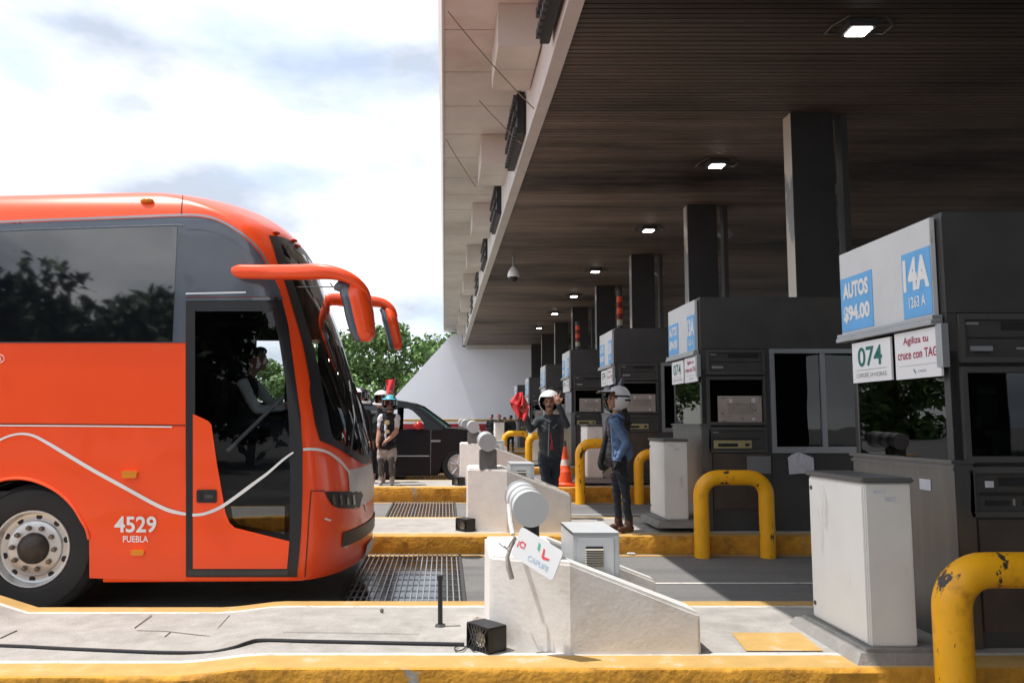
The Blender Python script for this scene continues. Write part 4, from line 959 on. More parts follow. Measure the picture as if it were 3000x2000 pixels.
ribbon('gutter_rail', [(-420,679),(0,652),(300,640),(520,632),(578,632),(625,640),(665,657),(704,682),(740,713),(768,748),(786,782)], 6, M('gutter_grey', (0.30,0.31,0.33), 0.35, 0.4), 0.012)
ribbon('window_trim', [(-420,708),(0,677),(280,667),(508,660),(540,662)], 4, M('trim_grey', (0.18,0.19,0.21), 0.4, 0.3, var=0.3, vs=30), 0.015)
ribbon('window_trim', [(546,672),(590,673),(640,684),(690,710),(730,745),(760,785)], 3, bus_black, 0.013)
ribbon('door_rail', [(546,861),(722,857)], 5, M('rail_bright', (0.75,0.76,0.78), 0.3, 0.5), 0.016)
ribbon('door_rail', [(546,878),(824,876)], 8, bus_black, 0.018)
door = decal('door', DOOR, bus_frame, 0.010, holes=[GLASS], curved=True, step=16)
decal('glass', GLASS, door_glass, 0.006, parent=door, curved=True, step=24)
decal('panel', [(567,1212),(600,1227),(613,1234),(621,1244),(637,1357),(656,1465),(662,1500),(674,1530),(689,1544),(849,1584),(842,1664),(567,1664)], orange, 0.014, parent=door, curved=True, step=24)
decal('handle', [(582,1433),(634,1433),(637,1437),(637,1467),(634,1471),(582,1471),(579,1467),(579,1437)], black_plastic, 0.026, parent=door)
decal('handle', [(587,1440),(596,1440),(596,1464),(587,1464)], pit_m, 0.028, parent=door)
decal('handle', [(604,1448),(628,1448),(628,1458),(604,1458)], dark_grey, 0.032, parent=door)
decal('sill_strip', [(552,1668),(845,1668),(845,1682),(552,1684)], M('sill_rubber', (0.05,0.055,0.06), 0.3, 0.3), 0.014, parent=door, curved=True, step=20)
decal('lower_pane', [(678,1482),(836,1482),(834,1562),(700,1535),(684,1518)], M_glass('lower_door_glass', (0.5,0.5,0.5), 0.25, 2.3), 0.012, parent=door, curved=True, step=24)
decal('door_post', [(560,905),(573,905),(573,1210),(560,1200)], black_plastic, 0.015, parent=door)
decal('sill', [(548,1690),(850,1690),(865,1690),(868,1688),(872,1694),(548,1697)], orange, 0.006, curved=True, step=20)
ribbon('seam', [(536,573),(533,600),(531,631)], 3, joint_m, 0.004)
ribbon('seam', [(-420,1241),(0,1241),(300,1243),(544,1245)], 2.5, joint_m, 0.009)
ribbon('pinstripe', [(-420,1245),(0,1246),(300,1248),(505,1250)], 4, white_vinyl, 0.009)
ribbon('swoosh', [(-200,1420),(-100,1350),(-40,1309),(0,1289),(27,1277),(62,1270),(98,1275),(134,1293),(178,1319),(268,1373),(357,1422),(446,1471),(491,1492),(520,1500),(546,1505)], [(0,6),(0.35,6),(0.6,11),(0.9,11),(1,8)], white_vinyl, 0.010)
ribbon('swoosh', [(566,1507),(585,1506),(602,1503),(628,1494),(654,1481),(689,1457),(724,1431),(755,1408),(787,1384),(832,1345),(861,1324)], [(0,8),(0.6,10),(1,5)], white_vinyl, 0.020)
ribbon('swoosh', [(888,1316),(910,1315),(932,1317),(955,1323),(973,1333),(995,1351),(1015,1374),(1038,1408),(1055,1442),(1066,1470),(1072,1496)], [(0,8),(0.5,8),(1,4)], white_vinyl, 0.006)
def side_text(name, txt, x0, y0, x1, y1, bold):
    mb = MB(); o = onbus(x0, y1, 0.011); add_text(mb, txt, o, onbus(x1,y1,0.011)-o, onbus(x0,y0,0.011)-o, 0, bold); mb.build(name, white_vinyl, bus)
side_text('fleet_number', '4529', 337, 1511, 460, 1559, 0.022); side_text('city_name', 'PUEBLA', 362, 1568, 436, 1587, 0.018); side_text('registered_mark', 'R', -4, 1045, 8, 1057, 0.02)
mb = MB(); pp = [onbus(1+14*cos(2*pi*k/20), 1051+12*sin(2*pi*k/20), 0.012) for k in range(21)]; mb.tube(pp, 0.0025, 5, cap=False); mb.build('registered_mark', white_vinyl, bus)
for (x0,y0,x1,y1,off,nm) in ((362,1378,405,1399,0.035,'marker_lamp'),(386,1609,424,1625,0.022,'marker_lamp')):
    decal(nm, [(x0+4,y0),(x1-4,y0),(x1,y0+5),(x1,y1-5),(x1-4,y1),(x0+4,y1),(x0,y1-5),(x0,y0+5)], amber, off, depth=off)
q = onbus(432,590,0.01); mb = MB(); mb.ell(q, (0.06,0.03,0.022), 12, 8); mb.build('marker_lamp', amber, bus)
for (x,y) in ((806,684),(858,706),(868,722)):
    q = onbus(x, y, 0.01)
    if q: mb = MB(); mb.ell(q, (0.035,0.05,0.016), 10, 6); mb.build('clearance_lamp', M('red_amber_lens', (0.5,0.06,0.02), 0.2), bus)
ribbon('seam', [(911,1437),(906,1500),(901,1580),(893,1690)], 3, joint_m, 0.004)
ribbon('seam', [(911,1437),(950,1437)], 3, joint_m, 0.004)
hl = decal('headlight', [(950,1439),(1056,1439),(1062,1450),(1056,1466),(1052,1486),(1030,1489),(992,1488),(972,1480),(960,1462)], black_plastic, 0.008, curved=True, step=14)
for (a_, b_) in ((966,984),(990,1003),(1010,1022),(1028,1040)):
    ribbon('lens', [((a_+b_)/2-2,1449),((a_+b_)/2+1,1478)], (b_-a_)*0.55, M('lamp_lens', (0.22,0.23,0.24), 0.08, 0.6, var=0.3, vs=40), 0.014, parent=hl)
decal('fog_lamp', [(1003,1582),(1014,1580),(1020,1592),(1014,1605),(1004,1602),(999,1592)], M('fog_lens', (0.6,0.5,0.35), 0.1, var=0.1), 0.008, curved=True, step=8)
ribbon('reflector_strip', [(950,1518),(968,1524)], 5, white_vinyl, 0.006)
# windscreen and what frames it
def ws_grid(off, inset, nz=26, ny=36):
    vs = []; 
    for i in range(nz+1):
        for j in range(ny+1):
            f = j/ny
            z = None; y = W_*0.5
            for _ in range(4):
                zb = ws_bottom(y)+inset; zt = ws_top(y)-inset; z = lerp(zb, zt, i/nz); ey = interp(z, edge_tab)+inset*0.6; y = lerp(ey, W_-ey, f)
            ii = interp(z, INS)+0.004; y = min(max(y, ii), W_-ii); x = front_x(y, z)+off*0.9
            vs.append(bw(x, y+ (off*0.4 if y > W_/2 else -off*0.4), z+off*0.2))
    fs = [(i*(ny+1)+j, i*(ny+1)+j+1, (i+1)*(ny+1)+j+1, (i+1)*(ny+1)+j) for i in range(nz) for j in range(ny)]
    return vs, fs, nz, ny
vs, fs, nz, ny = ws_grid(0.006, -0.01)
mb = MB(); border = []; inner = []
for i in range(nz):
    for j in range(ny): (border if (i < 1 or i > nz-2 or j < 3 or j > ny-4 or j in (17,18)) else inner).append(fs[i*ny+j])
mb.add(vs, inner, 0, True); wsg = mb.build('windscreen', wind_glass, bus)
mb = MB(); mb.add(vs, border, 0, True); fr = mb.build('dark_border', bus_frame, None, origin=BO); fr.parent = wsg; fr.location = (0,0,0)
def fpt(y, z, off=0.02): return bw(front_x(y, z)+off, y, z)
for y0, y1 in ((0.55,1.15),(1.95,1.35)):
    mb = MB(); mb.tube([fpt(y0,ws_bottom(y0)-0.02,0.03), fpt(lerp(y0,y1,0.5),1.60,0.05), fpt(y1,1.95,0.035)],0.012,6); mb.tube([fpt(y1-0.05,1.55,0.03),fpt(y1,1.95,0.03),fpt(y1+0.04,2.3,0.03)],0.010,6); mb.build('wiper', black_plastic, bus)
mb = MB()
for k in range(9):
    y = 0.62+k*0.17; mb.tube([fpt(y,1.16,0.012),fpt(y+0.02,0.98,0.012)],0.008,5)
vs = []; fs = []
for i in range(7):
    for j in range(25): y = lerp(0.5,2.1,j/24); z = lerp(0.80,1.14,i/6); vs.append(fpt(y,z,0.006))
fs = [(i*25+j,i*25+j+1,(i+1)*25+j+1,(i+1)*25+j) for i in range(6) for j in range(24)]
mb = MB(); mb.add(vs, fs, 0, True); mb.build('front_grille', M('pale_grille', (0.60,0.58,0.58), 0.3, var=0.1, vs=5), bus)
vs = [fpt(lerp(0.35,2.25,j/24),z,0.012) for z in (0.50,0.62) for j in range(25)]
mb = MB(); mb.add(vs, [(j,j+1,26+j,25+j) for j in range(24)], 0, True); mb.build('bumper_slot', black_plastic, bus)
pl = [fpt(y,z,0.03) for y,z in ((1.0,0.42),(1.6,0.42),(1.6,0.30),(1.0,0.30))]
mb = MB(); mb.add(pl, [(0,1,2,3)]); mb.build('number_plate', white_vinyl, bus)
mb = MB(); bbox(mb, 0.1,0.16,1.25,1.35,2.05,2.22); mb.build('inner_mirror', black_plastic, bus)
# mirrors
def pxpath(pts): return [at(*p) for p in pts]
def arm(path, rz, ry, name, parent, m=orange, n=14):
    C_ = catmull(path, 5); mb = MB(); vs = []
    for i, p in enumerate(C_):
        t_ = (C_[min(i+1,len(C_)-1)]-C_[max(i-1,0)]).normalized(); a = Vector((0,1,0)); a = (a-t_*a.dot(t_)).normalized(); b = t_.cross(a)
        f = i/(len(C_)-1); r1, r2 = interp(f, rz), interp(f, ry)
        for k in range(n):
            q = 2*pi*k/n; cc, ss = cos(q), sin(q); e = 0.75
            vs.append(p+a*(abs(cc)**e*(1 if cc > 0 else -1))*r2+b*(abs(ss)**e*(1 if ss > 0 else -1))*r1)
    m_ = len(C_)
    fs = [(i*n+k,i*n+(k+1)%n,(i+1)*n+(k+1)%n,(i+1)*n+k) for i in range(m_-1) for k in range(n)]
    mb.add(vs, fs, 0, True); mb.f.append(list(range(n-1,-1,-1))); mb.f.append([(m_-1)*n+k for k in range(n)]); mb.mi += [0,0]; mb.sm += [False,False]
    return mb.build(name, m, parent)
mr = arm(pxpath([(686,794,6.52),(720,796,6.50),(800,797,6.45),(880,797,6.35),(950,796,6.28),(1000,805,6.26),(1040,824,6.27),(1066,850,6.30),(1078,880,6.34)]), [(0,0.032),(0.08,0.058),(0.45,0.062),(0.7,0.044),(1,0.030)], [(0,0.05),(0.5,0.07),(1,0.05)], 'mirror', bus)
def head(path, rz, ry, glass_shift, parent):
    h = arm(path, rz, ry, 'mirror_head', parent)
    sh = [Vector(p)+glass_shift for p in path]
    arm(sh, [(f, r*0.82) for f, r in rz], [(f, r*0.86) for f, r in ry], 'mirror_glass', parent, bus_black)
head(pxpath([(1030,832,6.34),(1042,850,6.34),(1055,890,6.34),(1065,940,6.34),(1072,975,6.34),(1072,1000,6.34)]), [(0,0.035),(0.2,0.085),(0.5,0.09),(0.85,0.07),(1,0.03)], [(0,0.06),(0.3,0.12),(0.8,0.11),(1,0.05)], Vector((-0.06,0,0.0)), mr)
mb = MB(); mb.tube(pxpath([(978,845,6.33),(995,838,6.33),(1015,842,6.33),(1028,870,6.33)]), [0.015,0.05,0.06,0.03], 10); o = mb.build('mirror_bracket', bus_black, None, origin=BO); o.parent = mr; o.location = (0,0,0)
YF = 9.0
mr2 = arm(pxpath([(926,1000,YF-0.15),(930,950,YF-0.08),(940,905,YF),(965,878,YF+0.1),(1020,880,YF+0.12),(1080,882,YF+0.1),(1120,888,YF+0.1),(1145,905,YF+0.1),(1155,930,YF+0.1)]), [(0,0.05),(0.3,0.07),(0.5,0.075),(0.8,0.05),(1,0.04)], [(0,0.05),(0.5,0.07),(1,0.05)], 'mirror', bus)
head(pxpath([(1132,905,YF+0.1),(1143,920,YF+0.1),(1152,950,YF+0.1),(1160,985,YF+0.1),(1165,1010,YF+0.1),(1165,1024,YF+0.1)]), [(0,0.025),(0.3,0.062),(0.8,0.05),(1,0.025)], [(0,0.05),(0.3,0.1),(0.8,0.09),(1,0.045)], Vector((-0.06,0,0.0)), mr2)
mb = MB(); mb.tube([fpt(0.45,2.75,0.0), at(975,840,6.9), at(968,830,6.5)],0.006,5); o = mb.build('mirror_cable', black_plastic, None, origin=BO); o.parent = mr; o.location = (0,0,0)
# wheels
def wheel(c, side):
    ax = BY*(-side)
    wq = thing('wheel', None, None, c); del wq['_o']; wq.parent = bus; wq.location = Vector(c)-BO; wq['_o'] = tuple(c)
    c = Vector(c); R_ = 0.525
    mb = MB(); mb.lathe([(0.29,-0.14),(0.303,0.10),(0.322,0.118),(0.345,0.122),(0.43,0.135),(0.47,0.128),(0.472,0.122),(0.505,0.10),(0.52,0.06),(0.522,0.0),(0.52,-0.12),(0.49,-0.15),(0.30,-0.15)], c, ax, 64)
    for k in range(48):
        a_ = 2*pi*k/48; 
    mb.build('tyre', rubber, wq)
    mb = MB(); mb.lathe([(0.308,0.110),(0.303,0.118),(0.292,0.116),(0.287,0.085),(0.276,0.055),(0.250,0.045),(0.222,0.05),(0.215,0.07),(0.20,0.078),(0.125,0.08)], c, ax, 64); mb.build('rim', chrome, wq)
    a1 = ax.orthogonal().normalized(); b1 = ax.cross(a1)
    for k in range(10):
        mb = MB(); th = 2*pi*k/10+0.1; q = c+(a1*cos(th)+b1*sin(th))*0.249+ax*0.0475; mb.lathe([(0.025,-0.004),(0.025,0.0015),(0.0,0.0015)], q, ax, 14, sm=False); mb.build('vent_hole', black_plastic, wq)
    for k in range(10):
        th = 2*pi*k/10+0.42; q = c+(a1*cos(th)+b1*sin(th))*0.168+ax*0.079; mb = MB(); mb.lathe([(0.021,0),(0.021,0.018),(0.017,0.032),(0.0,0.034)], q, ax, 6, sm=False); mb.build('wheel_nut', rust_nut, wq)
    mb = MB(); mb.lathe([(0.125,0.07),(0.122,0.10),(0.105,0.118),(0.085,0.135),(0.055,0.15),(0.0,0.153)], c, ax, 32); mb.build('hub', hub_m, wq)
wheel(bw(wxl, 0.17, wzl), 1); wheel(bw(wxl, W_-0.17, wzl), -1)
mb = MB()
for yy in (0.05, W_-0.05):
    pts = []
    for k in range(13):
        th = pi*k/12; pts.append((wxl+0.56*cos(th), wzl+0.58*sin(th)))
    for (a, b), (c_, d) in zip(pts, pts[1:]):
        mb.add([bw(a, yy, b), bw(c_, yy, d), bw(c_, W_/2+(yy-W_/2)*0.5, d), bw(a, W_/2+(yy-W_/2)*0.5, b)], [(0,1,2,3)], 0, True)
    Y2 = W_/2+(yy-W_/2)*0.5
    mb.add([bw(x, Y2, z) for x, z in pts]+[bw(wxl-0.56,Y2,0.25), bw(wxl+0.56,Y2,0.25)], [tuple(range(13))+(13,14)])
mb.build('wheel_well', interior, bus)
# ================================================================== CAR
CY = 17.0
car = thing('black_pickup', 'black high car with a red mirror, behind the two helmeted people', 'car', at(1200,1402,CY))
def cp(px, py): return at(px, py, CY)
def prof(pts): return [cp(*p) for p in pts]
WC = 1.85
lower = [(960,1262),(1080,1258),(1160,1260),(1225,1262),(1298,1253),(1330,1254),(1365,1259),(1392,1268),(1402,1290),(1404,1340),(1398,1370),(1388,1372),(1386,1350),(1372,1332),(1345,1322),(1318,1328),(1300,1346),(1290,1372),(1284,1392),(1100,1394),(960,1394)]
mb = MB(); mb.prism(prof(lower), (0,WC,0)); mb.build('body', car_black, car, bevel=0.03)
def cab_pt(px, py, side):
    p = cp(px, py); f = max(0, min(1, (1258-py)/85.0)); ins = 0.20*f
    return Vector((p.x, p.y+0.03+ins if side == 0 else p.y+WC-0.03-ins, p.z))
roof = [(940,1176),(1040,1172),(1150,1174),(1190,1180),(1212,1188)]
out = [(940,1262)]+roof+[(1300,1252)]
# roof skin and pillars
mb = MB()
for a, b in zip(roof, roof[1:]): mb.add([cab_pt(*a,0),cab_pt(*b,0),cab_pt(*b,1),cab_pt(*a,1)], [(0,1,2,3)], 0, True)
for s_ in (0,1):
    def bar(pts, w0):
        for (a, b) in zip(pts, pts[1:]): mb.tube([cab_pt(*a,s_),cab_pt(*b,s_)],w0,8)
    bar(roof,0.035); bar([(1212,1188),(1250,1216),(1300,1253)],0.045); bar([(1142,1175),(1136,1260)],0.05); bar([(1040,1172),(1030,1262)],0.06)
mb.build('roof', car_black, car)
mb = MB(); mb.add([cab_pt(1216,1191,0),cab_pt(1298,1251,0),cab_pt(1298,1251,1),cab_pt(1216,1191,1)], [(0,1,2,3)]); mb.build('windscreen', M('green_car_windscreen', (0.10,0.26,0.22), 0.06, var=0.2), car)
for s_ in (0, 1):      # pillars and quarter panels round the side windows
    outl = [(938,1262)]+[(x,y+1) for x,y in roof]+[(1250,1214),(1300,1253),(1300,1262)]
    holes = [[(1152,1192),(1186,1193),(1206,1202),(1228,1222),(1240,1238),(1243,1258),(1146,1258)],[(1046,1184),(1132,1186),(1128,1258),(1040,1258)]]
    pts = []; ed = []
    for pl in [outl]+holes:
        o_ = len(pts); pts += pl; ed += [(o_+i, o_+(i+1) % len(pl)) for i in range(len(pl))]
    r_ = delaunay_2d_cdt([Vector(p) for p in pts], ed, [], 0, 1e-4); V2 = r_[0]
    F2 = [f for f in r_[2] if inside(sum((V2[i] for i in f), Vector((0,0)))/3, outl) and not any(inside(sum((V2[i] for i in f), Vector((0,0)))/3, h) for h in holes)]
    mb = MB(); P3 = [cab_pt(p.x,p.y,s_)+Vector((0,-0.03 if s_ == 0 else 0.03,0)) for p in V2]; mb.add(P3, F2); mb.add([p+Vector((0,0.04 if s_ == 0 else -0.04,0)) for p in P3], F2)
    mb.build('cabin_side', car_black, car)
for s_ in (0,):
    mb = MB(); mb.add([cab_pt(1046,1178,s_),cab_pt(1136,1180,s_),cab_pt(1130,1258,s_),cab_pt(1040,1258,s_)], [(0,1,2,3)]); mb.build('rear_window', M_glass('dark_car_glass', (0.5,0.55,0.6), 0.25, 1.7), car)
p = cp(1225,1246)
mb = MB(); mb.ell(p+Vector((0.02,-0.12,0.0)), (0.10,0.07,0.085), 14, 10); mb.tube([p+Vector((0,0.1,-0.05)),p+Vector((0,-0.05,-0.02))],0.025,6); mb.build('mirror', M('red_mirror_cap', (0.55,0.015,0.02), 0.25, coat=0.4), car)
mb = MB()
a, b = cp(1130,1334), cp(1258,1335); mb.box(a.x,b.x,CY-0.012,CY-0.001,b.z-0.012,b.z+0.012); mb.build('trim_strip', alu, car)
a, b = cp(1262,1256), cp(1268,1392); mb = MB(); mb.box(a.x,a.x+0.008,CY-0.003,CY-0.001,b.z+0.02,a.z-0.02); mb.box(cp(1276,0).x,cp(1302,0).x,CY-0.012,CY-0.001,cp(0,1294).z,cp(0,1288).z); mb.build('door_seam', grey_mid, car)
mb = MB(); mb.box(cp(960,0).x,cp(1390,0).x,CY+0.1,CY+WC-0.1,interp(CY,ROADZ)+0.2,cp(0,1385).z); mb.build('underbody', black_plastic, car)
a = cp(1396,1288); mb = MB(); mb.box(a.x-0.05,a.x+0.06,CY+0.05,CY+0.45,a.z-0.1,a.z+0.06); mb.build('headlight', grey_paint, car, bevel=0.02)
def car_wheel(cx, y, s_):
    c = Vector((cx, y, interp(CY, ROADZ)+0.36))
    mb = MB(); mb.lathe([(0.22,-0.1),(0.24,0.10),(0.33,0.11),(0.355,0.08),(0.36,0),(0.355,-0.1),(0.22,-0.12)], c, (0,s_,0), 32, 0)
    mb.lathe([(0.24,0.09),(0.225,0.10),(0.20,0.06),(0.09,0.055),(0.06,0.075),(0,0.078)], c, (0,s_,0), 32, 1)
    for k in range(5):
        th = 2*pi*k/5+0.3; d = Vector((cos(th),0,sin(th))); mb.tube([c+Vector((0,s_*0.085,0))+d*0.06, c+Vector((0,s_*0.09,0))+d*0.21],0.022,6,1)
    mb.build('wheel', [rubber, chrome], car)
wxc = cp(1344,1373).x
for x in (wxc, wxc-3.2):
    car_wheel(x, CY+0.11, -1); car_wheel(x, CY+WC-0.11, 1)
# ================================================================== PEOPLE
from mathutils import noise as mnoise
def caps(a, b, r0, r1, m): return ('c', Vector(a), Vector(b), r0, r1, m)
def blob(c, r, m, rot=None): return ('e', Vector(c), Vector(r), rot, 0, m)
def fuse(name, prims, mats, parent, voxel, smooth=4):
    """grow one continuous surface over a tapered skeleton and colour it by the nearest limb"""
    mb = MB()
    for p in prims:
        if p[0] == 'c':
            _, a, b, r0, r1, m = p; d = b-a; L = d.length
            k = 6; pts = [a-d.normalized()*r0*0.85, a-d.normalized()*r0*0.45]+[a.lerp(b, i/k) for i in range(k+1)]+[b+d.normalized()*r1*0.45, b+d.normalized()*r1*0.85]
            rs = [r0*0.5, r0*0.88]+[lerp(r0, r1, i/k) for i in range(k+1)]+[r1*0.88, r1*0.5]
            mb.tube(pts, rs, 14)
        else: mb.ell(p[1], p[2], 18, 12, 0, p[3])
    o = mb.build('tmp', [], None)
    md = o.modifiers.new('r', 'REMESH'); md.mode = 'VOXEL'; md.voxel_size = voxel; md.use_smooth_shade = True
    ms = o.modifiers.new('s', 'SMOOTH'); ms.iterations = smooth; ms.factor = 0.5
    dg = bpy.context.evaluated_depsgraph_get(); me = bpy.data.meshes.new_from_object(o.evaluated_get(dg))
    bpy.data.objects.remove(o)
    me.name = name; me.materials.clear()
    for m in mats: me.materials.append(m)
    n = len(me.polygons); cen = np.empty(n*3); me.polygons.foreach_get('center', cen); cen = cen.reshape(-1,3)
    best = np.full(n, 1e9); mi = np.zeros(n, int)
    for p in prims:
        if p[0] == 'c':
            a, b = np.array(p[1]), np.array(p[2]); d = b-a; t_ = np.clip(((cen-a)@d)/max(1e-9, d@d), 0, 1)
            dist = np.linalg.norm(cen-(a+t_[:,None]*d), axis=1)-(p[3]+(p[4]-p[3])*t_)
        else:
            q = cen-np.array(p[1])
            if p[3] is not None: q = q @ np.array(p[3])
            rr = np.array(p[2]); k = np.linalg.norm(q/rr, axis=1); dist = (k-1)*rr.min()
        u = dist < best; best[u] = dist[u]; mi[u] = p[5]
    # folds in the clothes
    skin_i = [i for i, m in enumerate(mats) if m.name in ('skin', 'tanned_skin')]
    cl = np.zeros(len(me.vertices), bool)
    lt = np.empty(n, np.int32); me.polygons.foreach_get('loop_total', lt); lv_ = np.empty(len(me.loops), np.int32); me.loops.foreach_get('vertex_index', lv_)
    cl[lv_[np.repeat(~np.isin(mi, skin_i), lt)]] = True
    cs = np.empty(len(me.vertices)*3); me.vertices.foreach_get('co', cs); cs = cs.reshape(-1,3); ns = np.empty(len(me.vertices)*3); me.vertices.foreach_get('normal', ns); ns = ns.reshape(-1,3)
    for q in np.nonzero(cl)[0]:
        x_, y_, z_ = cs[q]; cs[q] += ns[q]*(0.010*mnoise.noise((x_*9, y_*9, z_*17+2*x_))+0.005*mnoise.noise((x_*22, y_*22, z_*30)))
    me.vertices.foreach_set('co', cs.ravel())
    me.polygons.foreach_set('material_index', mi.astype(np.int32)); me.polygons.foreach_set('use_smooth', [True]*n)
    og = Vector(parent['_o']); me.transform(Matrix.Translation(-og))
    ob = bpy.data.objects.new(name, me); COL.objects.link(ob); ob.parent = parent
    return ob
def hand(wr, dirv, palm_n, s, m, curl=0.5, spread=0.25, thumb_side=1):
    """palm, four unequal bent fingers and a thumb from the side of the palm"""
    d = Vector(dirv).normalized(); n_ = Vector(palm_n); n_ = (n_-d*n_.dot(d)).normalized(); sd = d.cross(n_)*thumb_side
    wr = Vector(wr); P = []
    c = wr+d*0.048*s
    P.append(caps(wr, c+d*0.02*s, 0.026*s, 0.032*s, m)); 
    for k, ln in enumerate((0.070,0.080,0.074,0.058)):
        o = (1.5-k)*0.021*s
        b = wr+d*0.088*s+sd*o; P.append(caps(wr+d*0.03*s+sd*o*0.8, b, 0.017*s, 0.0125*s, m))
        dd = (d+sd*spread*(1.5-k)*0.35).normalized(); q = b
        for j, f in enumerate((0.48,0.32,0.24)):
            dd = (dd+n_*curl*0.55).normalized(); e_ = q+dd*ln*f*s; P.append(caps(q, e_, 0.0105*s-j*0.0012*s, 0.0098*s-j*0.0012*s, m)); q = e_
    b = wr+d*0.03*s+sd*0.026*s; e_ = b+(d*0.55+sd*0.75+n_*0.25).normalized()*0.042*s; P.append(caps(b, e_, 0.016*s, 0.0125*s, m)); P.append(caps(e_, e_+(d*0.85+sd*0.35+n_*0.3).normalized()*0.032*s, 0.0115*s, 0.0095*s, m))
    return P
def head_prims(c, f, s, m, up=(0,0,1)):
    f = Vector(f).normalized(); u = Vector(up); r = f.cross(u).normalized(); u = r.cross(f)
    rot = Matrix((r, f, u)).transposed()
    c = Vector(c); P = [blob(c+u*0.02*s, (0.076*s,0.095*s,0.10*s), m, rot), blob(c+f*0.025*s-u*0.05*s, (0.058*s,0.066*s,0.068*s), m, rot)]
    P.append(caps(c+f*0.088*s+u*0.012*s, c+f*0.108*s-u*0.022*s, 0.010*s, 0.016*s, m))        # nose
    P.append(caps(c+f*0.083*s-u*0.055*s-r*0.018*s, c+f*0.083*s-u*0.055*s+r*0.018*s, 0.012*s, 0.012*s, m))   # mouth
    P.append(caps(c+f*0.078*s-u*0.095*s, c+f*0.07*s-u*0.098*s, 0.018*s, 0.018*s, m))
    for q in (-1,1): P.append(caps(c+r*q*0.078*s+u*0.015*s, c+r*q*0.080*s-u*0.02*s-f*0.005*s, 0.014*s, 0.011*s, m))
    return P, (r, f, u)
def face_bits(c, fr, s, parent, beard=False, mous=False):
    r, f, u = fr; c = Vector(c)
    for q in (-1,1):
        mb = MB(); mb.ell(c+f*0.083*s+r*q*0.031*s+u*0.010*s, (0.012*s,0.012*s,0.008*s), 10, 6); mb.build('eye', [black_plastic], parent)
        mb = MB(); mb.tube([c+f*0.091*s+r*q*0.017*s+u*0.030*s, c+f*0.089*s+r*q*0.034*s+u*0.034*s, c+f*0.080*s+r*q*0.048*s+u*0.029*s],0.0045*s,6); mb.build('eyebrow', hair_m, parent)
    mb = MB(); mb.tube([c+f*0.094*s-r*0.022*s-u*0.055*s, c+f*0.098*s-u*0.053*s, c+f*0.094*s+r*0.022*s-u*0.055*s],0.0048*s,6); mb.build('lips', M('lips', (0.28,0.08,0.07), 0.5), parent)
    if mous:
        mb = MB(); mb.tube([c+f*0.090*s-r*0.032*s-u*0.050*s, c+f*0.103*s-u*0.040*s, c+f*0.090*s+r*0.032*s-u*0.050*s],0.008*s,6); mb.build('moustache', hair_m, parent)
